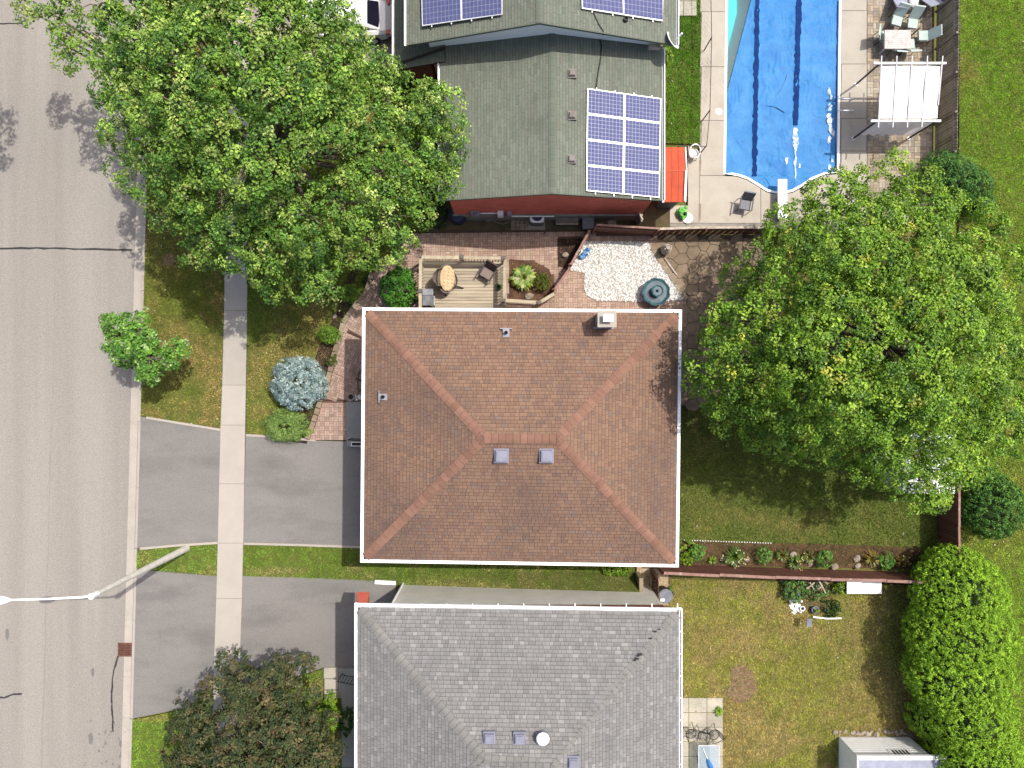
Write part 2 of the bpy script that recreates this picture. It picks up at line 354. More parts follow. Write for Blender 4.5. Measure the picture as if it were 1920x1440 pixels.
def leaf_mesh(name, C, n, size, col, wide=.75, fold=.18):
    """one folded kite per leaf"""
    N = len(C); n = n / (np.linalg.norm(n, axis=1, keepdims=True) + 1e-9); t, b = orient(n, N); s = np.asarray(size).reshape(-1, 1) * np.ones((N, 1))
    V = np.empty((N, 4, 3)); V[:, 0] = C - t * s * .5; V[:, 2] = C + t * s * .5
    V[:, 1] = C + b * s * wide * .5 + n * s * fold + t * s * .05; V[:, 3] = C - b * s * wide * .5 + n * s * fold + t * s * .05
    F = np.arange(4 * N).reshape(N, 4)
    return np_mesh(name, V.reshape(-1, 3), F, np.repeat(col, 4, axis=0))
def palette(N, cols, w=None, jit=.12):
    cols = np.array(cols); k = RNG.choice(len(cols), N, p=np.array(w) / sum(w) if w else None)
    return cols[k] * (1 + RNG.normal(0, jit, (N, 1))).clip(.5, 1.6)
def lobe_leaves(lobes, clumps_m2, per, spread, size, cols, wts, up=.5, inner=.25, cut=.55, jitc=.18, wide=.75, rand=.45, lum=.16, minz=-.35, sub=0):
    """leaves in clumps over a set of ellipsoid lobes (x,y,z,rx,ry,rz)"""
    if sub:
        out = []
        for (x, y, z, rx, ry, rz) in lobes:
            k = max(4, int(sub * (rx * ry) ** .8))
            for _ in range(k):
                d = RNG.normal(size=3); d[2] = abs(d[2]) * 1.1 - .25; d /= np.linalg.norm(d); f = RNG.uniform(.62, .98); r = min(rx, ry) * RNG.uniform(.24, .42); r = max(.28, min(r, .8))
                out.append((x + d[0] * rx * f, y + d[1] * ry * f, z + d[2] * rz * f, r, r, r * .8))
        lobes = out
    L = np.array(lobes); CC = []; NN = []
    for (x, y, z, rx, ry, rz) in lobes:
        area = 2 * math.pi * rx * ry + 2 * math.pi * (rx + ry) / 2 * rz * .8; k = max(3, int(area * clumps_m2))
        d = RNG.normal(size=(k, 3)); d /= np.linalg.norm(d, axis=1, keepdims=True); d = d[d[:, 2] > minz]
        f = np.where(RNG.random(len(d)) < inner, RNG.uniform(.45, .8, len(d)), RNG.uniform(.85, 1.06, len(d)))[:, None]
        c = np.array([x, y, z]) + d * f * np.array([rx, ry, rz]); CC.append(c); NN.append(d / np.array([rx, ry, rz]))
    C = np.vstack(CC); Nn = np.vstack(NN); Nn /= np.linalg.norm(Nn, axis=1, keepdims=True)
    dm = np.full(len(C), 9.0)
    for l in L: dm = np.minimum(dm, np.linalg.norm((C - l[:3]) / l[3:], axis=1))
    k = dm > cut; C = C[k]; Nn = Nn[k]; m = len(C)
    cc = palette(m, cols, wts, lum)
    cn = Nn + np.array([0, 0, up]); cn /= np.linalg.norm(cn, axis=1, keepdims=True)
    idx = np.repeat(np.arange(m), per); Q = len(idx)
    off = RNG.normal(size=(Q, 3)); off /= np.linalg.norm(off, axis=1, keepdims=True)
    hemi = (off * cn[idx]).sum(1) < -.15; off[hemi] *= -1
    sp = spread * RNG.uniform(.7, 1.3, m)
    pos = C[idx] + off * (RNG.random((Q, 1)) ** .5) * sp[idx][:, None]
    nr = off * .6 + cn[idx] * .7 + RNG.normal(size=(Q, 3)) * rand
    sz = size * RNG.uniform(.65, 1.25, Q)
    return pos, nr, sz, cc[idx] * (1 + RNG.normal(0, jitc, (Q, 1))).clip(.45, 1.7), C, Nn
# ------------------------------------------------------------------ the setting: ground, road, kerb, pavement, drives
PZ = 0.30    # the paved garden beside the brown house lies this much above the lawns
def poly(pts, z=0.0): return [P2(x, y, z) for x, y in pts]
POOL_X0, POOL_X1 = P(1356, 0).x, P(1578, 0).x; POOL_Y0, POOL_Y1 = P(0, 364).y, P(0, -260).y
def ground_sheet():
    xs = [-150, POOL_X0, POOL_X1, 150]; ys = [-150, POOL_Y0, POOL_Y1, 150]; mb = MB()
    for i in range(3):
        for j in range(3):
            if i == 1 and j == 1: continue
            z = -0.13; mb.add([(xs[i], ys[j], z), (xs[i + 1], ys[j], z), (xs[i + 1], ys[j + 1], z), (xs[i], ys[j + 1], z)], [(0, 1, 2, 3)])
    return mb
struct('ground', ground_sheet(), M['ground'], 'level ground under gardens and street')
def kx(y, side): return (253 if side == 0 else 274) - (y - 400) * .0268
ROAD_Z = -0.10
rd = MB().add([(-60, P(0, -300).y, ROAD_Z), (P(kx(1700, 0), 1700).x, P(0, 1700).y, ROAD_Z), (P(kx(-300, 0), 0).x, P(0, -300).y, ROAD_Z), (-60, P(0, 1700).y, ROAD_Z)], [(0, 3, 1, 2)])
road = struct('road', rd, M['road'], 'pale weathered asphalt street')
def ribbon(pts, wd, z, jit=0.0):
    V = [P(x, y, z) for x, y in pts]; L = []; fs = []
    for i, p in enumerate(V):
        d = (V[min(i + 1, len(V) - 1)] - V[max(0, i - 1)]).normalized(); s = Vector((-d.y, d.x, 0)) * wd / 2 * (1 + random.uniform(-jit, jit))
        L += [p + s, p - s]
    for i in range(len(V) - 1): fs.append((2 * i, 2 * i + 1, 2 * i + 3, 2 * i + 2))
    return MB().add(L, fs)
def wig(pts, n, a):
    out = []
    for i in range(len(pts) - 1):
        for k in range(n):
            t = k / n; out.append((pts[i][0] * (1 - t) + pts[i + 1][0] * t + random.uniform(-a, a), pts[i][1] * (1 - t) + pts[i + 1][1] * t + random.uniform(-a, a)))
    return out + [pts[-1]]
for pts, wd in (([(-40, 467), (70, 465), (150, 467), (248, 469)], .09), ([(-30, 44), (35, 44), (60, 34), (95, 28)], .06),
                ([(222, 1231), (212, 1262), (209, 1310), (211, 1345), (212, 1372)], .075), ([(-30, 1309), (8, 1308), (25, 1302), (41, 1301)], .085)):
    link('tar_seam', ribbon(wig(pts, 7, .7), wd, ROAD_Z + .004, .35), M['tar'], road)
for pts, wd in (([(112, -60), (106, 380), (98, 760), (88, 1080), (78, 1440)], .07), ([(100, 915), (140, 908), (195, 902)], .025), ([(30, 705), (32, 760), (30, 830)], .02), ([(150, 1010), (152, 1090), (148, 1160)], .03)):
    link('road_joint', ribbon(wig(pts, 9, 1.0), wd, ROAD_Z + .003, .5), M['seamline'], road)
om = MB()
for k in range(46):
    x = random.gauss(198, 16); y = random.uniform(1352, 1440); r = random.choice((.02, .03, .05, .07)); p = P(x, y)
    om.add([(p.x + r * math.cos(t) * random.uniform(.6, 1.2), p.y + r * 1.3 * math.sin(t) * random.uniform(.6, 1.2), ROAD_Z + .004) for t in (i * math.pi / 4 for i in range(8))], [tuple(range(8))])
for (x, y, rx, ry) in ((168, 1388, .13, .34), (224, 1396, .08, .2), (11, 1190, .1, .35), (172, 1262, .09, .28)):
    p = P(x, y); om.add([(p.x + rx * math.cos(t) * random.uniform(.7, 1.1), p.y + ry * math.sin(t) * random.uniform(.7, 1.1), ROAD_Z + .0045) for t in (i * math.pi / 6 for i in range(12))], [tuple(range(12))])
stuff(link('oil_spots', om, M['oil'], road))
kerb = struct('kerb', MB().prism([(P(kx(y, s), y).x + (.02 if s == 0 else -.02), P(0, y).y) for s, y in ((0, -280), (0, 1680), (1, 1680), (1, -280))], -.13, -.115), M['kerb'], 'concrete kerb and gutter')
kj = [-280, -170, -60, 60, 182, 302, 422, 545, 668, 790, 914, 1029, 1066, 1164, 1210, 1270, 1348, 1470, 1590]
for a, b in zip(kj, kj[1:]):
    low = (a >= 780 and b <= 1030) or (a >= 1060 and b <= 1350)
    top = -.035 if low else .02; V = []
    for y in (a + .35, b - .35):
        x0, x1 = P(kx(y, 0), y).x, P(kx(y, 1), y).x; Y = P(0, y).y; wd = x1 - x0
        V += [(x0, Y, -.12), (x0, Y, ROAD_Z + .008), (x0 + wd * .66, Y, ROAD_Z - .004), (x0 + wd * .74, Y, top - .01), (x0 + wd * .78, Y, top), (x1, Y, top + .004), (x1, Y, -.12)]
    link('kerb_segment', MB().add(V, [(i, i + 1, i + 8, i + 7)[::-1] for i in range(6)] + [tuple(range(7)), tuple(range(13, 6, -1))]), M['kerb'], kerb)
def lerp(tab, y):
    return float(np.interp(y, [t[0] for t in tab], [t[1] for t in tab]))
SWL = [(-300, 428), (430, 423), (560, 421), (700, 418), (800, 414), (1050, 408), (1300, 400), (1600, 391)]
SWR = [(-300, 470), (430, 465), (560, 464), (800, 460), (1050, 456), (1300, 448), (1600, 439)]
sw = struct('pavement', MB().prism(poly([(lerp(SWL, y) + 1, y) for y in (-280, 430, 800, 1300, 1580)] + [(lerp(SWR, y) - 1, y) for y in (1580, 1300, 800, 430, -280)]), -.13, .004), M['soil'], 'concrete pavement along the street')
sj = [-280, -160, -50, 60, 170, 265, 360, 470, 582, 722, 797, 907, 1018, 1122, 1230, 1335, 1440, 1570]
for a, b in zip(sj, sj[1:]):
    link('pavement_slab', MB().prism(poly([(lerp(SWL, a), a + .3), (lerp(SWR, a), a + .3), (lerp(SWR, b), b - .3), (lerp(SWL, b), b - .3)]), 0, .03), M['walk'], sw)
def sheet(name, pts, z, m, label=None, z0=-.14): return struct(name, MB().prism(poly(pts, z), z0, z), M[m], label)
sheet('driveway', [(kx(781, 1), 781), (414, 804), (408, 1018), (kx(1028, 1), 1028)], .012, 'drive', 'asphalt apron of the middle driveway')
sheet('driveway', [(461, 815), (590, 826), (720, 830), (720, 1026), (456, 1020)], .012, 'drive', 'asphalt driveway before the brown roofed house')
sheet('driveway', [(kx(1068, 1), 1068), (406, 1080), (400, 1292), (345, 1328), (kx(1347, 1), 1347)], .012, 'drive', 'asphalt apron of the lower driveway')
sheet('driveway', [(454, 1080), (600, 1084), (742, 1091), (742, 1140), (700, 1140), (690, 1252), (605, 1252), (565, 1266), (447, 1300)], .012, 'drive', 'asphalt driveway before the grey roofed house')
sheet('driveway', [(469, -260), (760, -260), (760, 128), (467, 128)], .012, 'drive_tan', 'tan driveway where the white car stands')
for a in ([(274, 783), (340, 794), (413, 806)], [(262, 1029), (330, 1023), (408, 1018)], [(457, 1019.5), (560, 1022), (676, 1026)], [(461, 816), (520, 819), (592, 826)]):
    mb = ribbon(a, .11, .045); n = len(mb.v); mb.v += [(x, y, -.05) for x, y, z in mb.v]; mb.c += mb.c
    k = n // 2
    for i in range(k - 1): mb.f += [(2 * i, 2 * i + 2, 2 * i + 2 + n, 2 * i + n), (2 * i + 1, 2 * i + 1 + n, 2 * i + 3 + n, 2 * i + 3)]
    struct('driveway_edging', mb, M['kerb'], 'narrow concrete edging of a driveway')

# ------------------------------------------------------------------ lawns with blades of grass
def zflat(x, y): return np.zeros(len(x))
def blades(poly_w, dens, colfun, hgt=.055, zfun=zflat, lean=.6):
    x, y = scatter(poly_w, dens); k = (np.abs(x) < 26.2) & (np.abs(y) < 19.8); x, y = x[k], y[k]; N = len(x); x = x + RNG.normal(0, .035, N); y = y + RNG.normal(0, .035, N)
    if N == 0: return None
    z = zfun(x, y); th = RNG.uniform(0, 2 * math.pi, N); h = hgt * RNG.uniform(.6, 1.5, N); wd = RNG.uniform(.014, .03, N)
    c, s = np.cos(th), np.sin(th); ln = h * RNG.uniform(.3, 1.6, N) * lean; ta = RNG.uniform(0, 2 * math.pi, N)
    V = np.empty((N, 3, 3)); V[:, 0] = np.stack([x - c * wd, y - s * wd, z], 1); V[:, 1] = np.stack([x + c * wd, y + s * wd, z], 1)
    V[:, 2] = np.stack([x + np.cos(ta) * ln, y + np.sin(ta) * ln, z + h], 1)
    col = colfun(x, y) * (1 + RNG.normal(0, .22, (N, 1))).clip(.4, 1.8)
    return np_mesh('grass', V.reshape(-1, 3), np.arange(3 * N).reshape(N, 3), np.repeat(col, 3, axis=0))
def lawn_colour(green, dry, patches=(), amount=.4, seed=1, s1=1.6, s2=.45, green2=None, dark=()):
    g = np.array(A(*green, 2.5)) * (.93, 1.06, 1.15); d = np.array(A(*dry, 1.8)) * (.94, 1.03, 1.2); g2 = np.array(A(*(green2 or green), 2.5)) * (.93, 1.06, 1.15)
    def f(x, y):
        n = .55 * vnoise(x, y, s1, seed) + .3 * vnoise(x, y, s2, seed + 1) + .15 * vnoise(x, y, .16, seed + 2)
        t = ((n - (1 - amount)) / .22 + .5).clip(0, 1)
        for (px, py, rx, ry, v) in patches:
            q = P(px, py); e = np.exp(-(((x - q.x) / rx) ** 2 + ((y - q.y) / ry) ** 2) ** 1.5); t = t * (1 - e) + (v * (.6 + .8 * vnoise(x, y, .35, seed + 5))).clip(0, 1) * e
        u = vnoise(x, y, 2.4, seed + 7)[:, None]; gg = g * (1 - u) + g2 * u
        return (gg * (1 - t[:, None]) + d * t[:, None]) * (.72 + .56 * vnoise(x, y, .22, seed + 9)[:, None])
    return f
def lawn(pts, colf, dens, m='soil', label='lawn', hgt=.055, z=0.0, litter=.9):
    pw = poly(pts, z); o = struct('lawn', MB().prism(pw, -.125, z), M[m], label); b = blades(pw, dens, colf, hgt, lambda x, y: np.full(len(x), z))
    if b: stuff(link('grass', b, M['grass'], o))
    x, y = scatter(pw, litter); k = (np.abs(x) < 26.2) & (np.abs(y) < 19.8); x, y = x[k], y[k]; N = len(x)
    if N: stuff(link('leaf_litter', leaf_mesh('leaf_litter', np.column_stack([x, y, np.full(N, z + .05)]), np.column_stack([RNG.normal(0, .4, N), RNG.normal(0, .4, N), np.ones(N)]), RNG.uniform(.04, .1, N), palette(N, [A(214, 204, 150), A(176, 170, 96), A(150, 120, 70), A(232, 230, 210)], None, .2)), M['petal'], o))
    return o
fr_patch = [(305, 705, 1.2, .9, .55), (395, 690, 1.1, 1.0, .95), (385, 660, .9, .8, .9), (330, 630, .9, .9, .9), (345, 760, 1.5, .5, .5), (300, 500, 1.2, 2, .35), (320, 490, .5, .4, 1)]
lawn([(kx(-280, 1), -280), (428, -280), (423, 430), (421, 520), (414, 803), (kx(780, 1), 780)], lawn_colour((104, 112, 36), (186, 152, 92), fr_patch, .42, 3, green2=(120, 122, 44)), 1000, 'soil', 'strip of lawn between street and pavement')
lawn([(466, 130), (830, 130), (830, 385), (800, 436), (757, 440), (720, 480), (690, 530), (600, 700), (580, 824), (462, 813)],
     lawn_colour((96, 112, 36), (190, 158, 96), [(590, 590, .8, .8, .9), (570, 640, 1.0, .7, .75), (490, 680, .8, .9, .95), (480, 720, .7, .9, .9), (490, 775, .9, .7, .6), (530, 590, .9, .7, .3)], .36, 5, green2=(112, 124, 40)), 1000, 'soil', 'front lawn of the brown roofed house')
lawn([(kx(1030, 1), 1031), (408, 1020), (406, 1080), (kx(1066, 1), 1066)], lawn_colour((108, 130, 48), (176, 160, 90), [(275, 1045, .4, .7, .6)], .2, 6), 1100, 'soil', 'small lawn at the foot of the lamp')
lawn([(kx(1349, 1), 1350), (345, 1331), (400, 1294), (392, 1580), (kx(1580, 1), 1580)], lawn_colour((112, 136, 44), (180, 160, 84), [(280, 1345, 1.2, .2, .8)], .2, 8), 900, 'soil', 'bright lawn under the dark tree by the street')
lawn([(447, 1302), (565, 1268), (606, 1254), (606, 1580), (440, 1580)], lawn_colour((104, 130, 36), (190, 160, 90), [(600, 1290, .6, .5, .9)], .35, 9), 900, 'soil', 'lawn under the dark tree beside the porch')
lawn([(1247, -120), (1316, -120), (1313, 270), (1247, 268)], lawn_colour((84, 122, 34), (140, 140, 60), (), .12, 10, green2=(112, 146, 44)), 1300, 'soil', 'narrow green lawn beside the pool fence', .06)
lawn([(1262, 745), (1400, 560), (1760, 560), (1797, 900), (1797, 1042), (1730, 1058), (1262, 1058)],
     lawn_colour((96, 108, 42), (178, 158, 90), [(1480, 985, 1.6, .5, .8), (1330, 960, 1.3, .7, .6), (1420, 975, 1.2, .4, .7), (1530, 965, .8, .3, .6), (1320, 990, .5, .3, .9)], .3, 12, green2=(104, 112, 42)), 900, 'soil', 'back lawn of the brown roofed house')
lawn([(1236, 1085), (1742, 1098), (1742, 1580), (1250, 1580)],
     lawn_colour((140, 136, 50), (196, 168, 100), [(1395, 1285, .7, .9, 1.0), (1360, 1250, .5, .8, .0), (1300, 1120, 1.0, .6, .1), (1620, 1180, 1.2, .7, .7), (1360, 1200, 1.8, 1.0, .85), (1640, 1300, 1.5, 1.6, .8), (1310, 1290, .5, 1, .15)], .52, 14, green2=(156, 150, 58)), 900, 'soil_dry', 'yellowing back lawn of the grey roofed house')
lawn([(1799, -280), (2250, -280), (2250, 1600), (1742, 1600), (1742, 1100), (1798, 1040)],
     lawn_colour((132, 156, 44), (186, 170, 84), [(1850, 480, 1.5, 3, .55), (1880, 980, 2, 2, .6), (1900, 700, 2, 3, .45)], .3, 16, 2.2, .6, green2=(146, 166, 50)), 900, 'soil', 'open park lawn beyond the back fences')
# strip of lawn between the two houses, banked up against the lower house's wall towards the back
def bank(x, y):
    xa, xb = P(740, 0).x, P(1190, 0).x; t = ((x - xa) / (xb - xa)).clip(0, 1); n0, n1 = P(0, 1072).y, -9.85
    return 1.35 * t ** .8 * (((n0 - y) / (n0 - n1)).clip(0, 1))
bx = np.linspace(P(456, 0).x, P(1190, 0).x, 60); by = np.linspace(P(0, 990).y, -9.85, 24); V = []; F = []
for j, yy in enumerate(by):
    for xx in bx:
        px = 960 + xx * 38.0857; lo = P(0, np.interp(px, [456, 742], [1080, 1091])).y if px < 742 else -9.85
        hi = P(0, np.interp(px, [456, 690], [1022, 1028])).y if px < 700 else P(0, 990).y
        y2 = hi + (lo - hi) * j / 23; V.append((xx, y2, float(bank(np.array([xx]), np.array([y2]))[0])))
F = [(j * 60 + i, j * 60 + 60 + i, j * 60 + 61 + i, j * 60 + 1 + i) for j in range(23) for i in range(59)]
strip = struct('lawn', np_mesh('lawn', V, F), M['soil'], 'narrow lawn between the two houses')
pw = poly([(456, 1022), (690, 1028), (690, 992), (1190, 992)]) + [(P(1190, 0).x, -9.84), (P(742, 0).x, -9.84), P2(742, 1091), P2(456, 1080)]
stuff(link('grass', blades(pw, 1100, lawn_colour((104, 124, 40), (204, 178, 116), [(850, 1096, 2.2, .35, .8), (1000, 1105, 3, .4, 1.0), (1150, 1108, 1, .4, .9), (520, 1070, 1.5, .2, .6)], .28, 19), .055, bank), M['grass'], strip))
link('retaining_edge', MB().box(P(1190, 0).x, -9.85, -.1, P(1197, 0).x, P(0, 1072).y, .25).box(P(1190, 0).x, -9.85, .25, P(1197, 0).x, -9.2, 1.3), M['stone'], strip)

# ------------------------------------------------------------------ shingled roofs
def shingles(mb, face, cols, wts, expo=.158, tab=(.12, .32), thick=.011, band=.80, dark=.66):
    """face: 3-D convex polygon, first edge = eave. Lays overlapping tabs row by row."""
    Q = [Vector(p) for p in face]; u = (Q[1] - Q[0]).normalized(); nrm = (Q[1] - Q[0]).cross(Q[2] - Q[0]).normalized()
    if nrm.z < 0: nrm = -nrm
    v = nrm.cross(u); 
    if v.z < 0: v = -v
    uv = [((q - Q[0]).dot(u), (q - Q[0]).dot(v)) for q in Q]; vmax = max(b for a, b in uv); r = 0.0
    cols = [np.array(c) for c in cols]; cur = np.array(cols[0])
    while r < vmax - .02:
        vm = r + expo * .5; xs = []
        for i in range(len(uv)):
            (a0, b0), (a1, b1) = uv[i - 1], uv[i]
            if (b0 - vm) * (b1 - vm) < 0: xs.append(a0 + (a1 - a0) * (vm - b0) / (b1 - b0))
        if len(xs) >= 2:
            x, xe = min(xs), max(xs); x -= random.uniform(0, .2)
            while x < xe:
                wd = random.uniform(*tab); x0 = max(x, min(xs)); x1 = min(x + wd, xe)
                if x1 - x0 > .03:
                    c = tuple(np.array(random.choices(cols, wts)[0]) * random.uniform(.94, 1.06)); th = thick * random.uniform(.7, 1.35)
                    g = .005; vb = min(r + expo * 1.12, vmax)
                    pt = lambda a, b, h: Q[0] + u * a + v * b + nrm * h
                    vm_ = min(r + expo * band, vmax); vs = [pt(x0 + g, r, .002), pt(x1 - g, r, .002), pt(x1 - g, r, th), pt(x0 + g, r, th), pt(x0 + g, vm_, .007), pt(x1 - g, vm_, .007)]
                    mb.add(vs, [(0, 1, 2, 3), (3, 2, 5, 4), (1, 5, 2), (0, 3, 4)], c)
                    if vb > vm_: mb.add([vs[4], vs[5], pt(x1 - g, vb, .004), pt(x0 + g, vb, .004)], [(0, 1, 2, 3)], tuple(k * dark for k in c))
                x += wd
        r += expo
def caps(name, parent, m, a, b, pitch_deg, half=.2, step=.28, gap=None):
    """separate bent cap pieces along a hip or ridge"""
    a = Vector(a); b = Vector(b); d = (b - a); L = d.length; d.normalize(); sx = d.cross(Vector((0, 0, 1))).normalized(); up = sx.cross(d)
    n = int(L / step); dz = math.tan(math.radians(pitch_deg)) * half; me = UNIT.get((m, half))
    if me is None:
        V = []; 
        for x, h in ((0, .034), (.31, .014)):
            V += [(x, -half, -dz + h), (x, -half * .25, -dz * .2 + h), (x, half * .25, -dz * .2 + h), (x, half, -dz + h)]
        V += [(0, -half, -dz), (0, half, -dz), (.31, -half, -dz), (.31, half, -dz)]
        hh = .021; V += [(.268, -half, -dz + hh), (.268, -half * .25, -dz * .2 + hh), (.281, -half, -dz + hh), (.281, -half * .25, -dz * .2 + hh), (.281, half * .25, -dz * .2 + hh), (.268, half * .25, -dz * .2 + hh), (.268, half, -dz + hh), (.281, half, -dz + hh)]
        me = np_mesh('cap', V, [[0, 4, 5, 1][::-1], [1, 5, 6, 2][::-1], [2, 6, 7, 3][::-1], [8, 0, 1, 2, 3, 9], [8, 10, 4, 0][::-1], [9, 3, 7, 11][::-1], [12, 14, 15, 13], [13, 15, 16, 17][::1], [17, 16, 19, 18]]); me.materials.append(M[m]); me.materials.append(M['felt']); [setattr(me.polygons[i_], 'material_index', 1) for i_ in (6, 7, 8)]; UNIT[(m, half)] = me
    for i in range(n):
        p = a + d * (i * L / n); s = L / n / .28
        piece(name, me, parent, Matrix(((d.x * s, sx.x, up.x, p.x), (d.y * s, sx.y, up.y, p.y), (d.z * s, sx.z, up.z, p.z), (0, 0, 0, 1))))
def hip_roof(house, c, ridge, cols, wts, capm, shm, pitch, ze, gutter=True):
    """c: four eave corners (nw, ne, se, sw) world xy; ridge: (west end, east end) xyz"""
    nw, ne, se, sw_ = [Vector((x, y, ze)) for x, y in c]; ra, rb = Vector(ridge[0]), Vector(ridge[1])
    deck = MB().add([q - Vector((0, 0, .03)) for q in (nw, ne, se, sw_, ra, rb)] + [q - Vector((0, 0, .12)) for q in (nw, ne, se, sw_)],
        [(1, 0, 4, 5), (3, 2, 5, 4), (0, 3, 4), (2, 1, 5), (6, 7, 8, 9), (0, 1, 7, 6), (1, 2, 8, 7), (2, 3, 9, 8), (3, 0, 6, 9)])
    roof = link('roof', deck, M['felt'], house); sh = MB()
    dk_ = .03
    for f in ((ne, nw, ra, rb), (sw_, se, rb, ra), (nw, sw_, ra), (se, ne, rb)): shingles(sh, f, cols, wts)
    stuff(link('shingle_field', sh, M[shm], roof))
    for q in (nw, ne, se, sw_): caps('hip_cap', roof, capm, q * .985 + (ra if q in (nw, sw_) else rb) * .015, ra if q in (nw, sw_) else rb, pitch)
    caps('ridge_cap', roof, capm, ra, rb, pitch * 1.25)
    return roof
def gutter(house, a, b, z, wd=.17, side=(0, 1), m='white', hang=True):
    """open K-gutter along an eave: a trough with hangers, lying outside the eave"""
    a = Vector((*a, z)); b = Vector((*b, z)); s = Vector((*side, 0)); mb = MB(); h = .11
    mb.add([a, b, b + s * .012, a + s * .012, a + Vector((0, 0, -h)), b + Vector((0, 0, -h)), b + s * wd - Vector((0, 0, h)), a + s * wd - Vector((0, 0, h)),
            b + s * wd, a + s * wd, b + s * (wd - .035), a + s * (wd - .035)],
           [(0, 1, 5, 4), (4, 5, 6, 7), (7, 6, 8, 9), (9, 8, 10, 11)])
    g = link('gutter', mb, M[m], house)
    return g
def frame_trim(house, c, z, wd, m='white'):
    """white eave trim all round: four mitred lengths"""
    cx = sum(p[0] for p in c) / 4; cy = sum(p[1] for p in c) / 4
    def outp(p, d):
        return (p[0] + math.copysign(d, p[0] - cx), p[1] + math.copysign(d, p[1] - cy))
    for i in range(4):
        a, b = c[i], c[(i + 1) % 4]; a1, b1 = outp(a, wd), outp(b, wd); a0, b0 = outp(a, -.015), outp(b, -.015)
        mb = MB(); zz = [z + .03, z + .03, z + .012, z + .012]
        mb.prism([a0, b0, b1, a1], z - .12, z + .022)
        link('eave_trim', mb, M[m], house)

# ------------------------------------------------------------------ brown roofed house (middle)
ZE = 4.1
HC = [P2(686, 583, ZE), P2(1272, 587, ZE), P2(1266, 1057, ZE), P2(682, 1048, ZE)]
RZ = ZE + 1.85
house = thing('brown_roofed_house', 'house with the rust brown hipped shingle roof in the middle', 'house', (0, -2.2, 0))
wx0, wx1, wy0, wy1 = HC[0][0] + .45, HC[1][0] - .45, HC[2][1] + .45, HC[0][1] - .45
link('wall', MB().box(wx0, wy0, -.1, wx1, wy1, ZE - .1), M['brick'], house)
gd = link('garage_door', MB().box(wx0 - .06, wy0 + .7, 0.02, wx0 - .002, wy0 + 5.5, 2.3), M['white'], house)
for i in range(4): board('door_panel', gd, 'offwhite', (wx0 - .075, wy0 + .8, .12 + i * .55), (wx0 - .075, wy0 + 5.4, .12 + i * .55), .03, .46)
fd = link('front_door', MB().box(wx0 - .05, wy0 + 7.0, .3, wx0 - .002, wy0 + 8.0, 2.4), M['dark'], house)
link('handle', MB().tube([(wx0 - .09, wy0 + 7.1, 1.3), (wx0 - .09, wy0 + 7.1, 1.45)], .015, 6), M['galv'], fd)
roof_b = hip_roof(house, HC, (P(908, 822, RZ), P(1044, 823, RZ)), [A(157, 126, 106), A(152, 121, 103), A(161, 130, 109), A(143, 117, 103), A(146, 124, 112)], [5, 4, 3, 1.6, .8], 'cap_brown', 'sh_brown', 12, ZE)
frame_trim(house, HC, ZE, .15)
def roof_z(x, y):
    ex = min(x - HC[0][0], HC[1][0] - x); ey = min(HC[0][1] - y, y - HC[2][1]); return ZE + min(ex, ey, 5.5) * 1.85 / 5.45
def on_roof(px, py, zf):
    z = 5.0
    for _ in range(8): p = P(px, py, z); z = zf(p.x, p.y)
    return P(px, py, z)
ch = thing('chimney', 'square pale brick chimney with white cap at the brown roof edge', 'chimney', on_roof(1136, 605, roof_z))
cz = 5.55; a0 = P(1122, 612, cz); a1 = P(1155, 584, cz)
mbk = MB()
for r in range(17):
    z = 4.1 + r * .08
    mbk.box(a0.x + .02, a0.y + .02, z, a1.x - .02, a1.y - .02, z + .068)
mbk.box(a0.x + .035, a0.y + .035, 4.0, a1.x - .035, a1.y - .035, 5.42)
link('stack', mbk, M['found'], ch)
link('crown_slab', MB().prism([(a0.x - .03, a0.y - .03), (a1.x + .03, a0.y - .03), (a1.x + .03, a1.y + .03), (a0.x - .03, a1.y + .03)], 5.44, 5.52), M['kerb'], ch)
f0 = P(1131, 603, 5.8); f1 = P(1150, 589, 5.8)
link('flue_cap', MB().box(f0.x + .05, f0.y + .05, 5.52, f1.x - .05, f1.y - .05, 5.74).box(f0.x, f0.y, 5.74, f1.x, f1.y, 5.80), M['white'], ch)
fl = on_roof(1132, 615, roof_z)
link('flashing', MB().beam(fl + Vector((-.45, 0, .05)), fl + Vector((.42, 0, .05)), .07, .08), M['galv'], ch)
def box_vent(name, label, px, py, zf, m, s=.25, h=.22):
    p = on_roof(px, py, lambda x, y: zf(x, y) + .15); p.z -= .15
    t = thing(name, label, 'roof vent', p, 0, 'box vents on the roofs')
    link('flange', MB().box(p.x - s - .05, p.y - s - .05, p.z - .06, p.x + s + .05, p.y + s + .05, p.z + .09), M[m], t)
    link('hood', MB().add([(p.x - s, p.y - s, p.z + .09), (p.x + s, p.y - s, p.z + .09), (p.x + s, p.y + s, p.z + .09), (p.x - s, p.y + s, p.z + .09),
        (p.x - s * .9, p.y - s * .9, p.z + h + .03), (p.x + s * .9, p.y - s * .9, p.z + h + .03), (p.x + s * .9, p.y + s * .9, p.z + h), (p.x - s * .9, p.y + s * .9, p.z + h)],
        [(4, 5, 6, 7), (0, 1, 5, 4), (1, 2, 6, 5), (2, 3, 7, 6), (3, 0, 4, 7)]), M[m], t)
    link('lid', MB().box(p.x - s * .72, p.y - s * .72, p.z + h - .01, p.x + s * .72, p.y + s * .72, p.z + h + .05), M[m], t)
box_vent('roof_vent', 'grey box vent below the brown ridge, nearer the street', 940, 855, roof_z, 'vent_blue')
box_vent('roof_vent', 'grey box vent below the brown ridge, nearer the back garden', 1025, 855, roof_z, 'vent_blue')
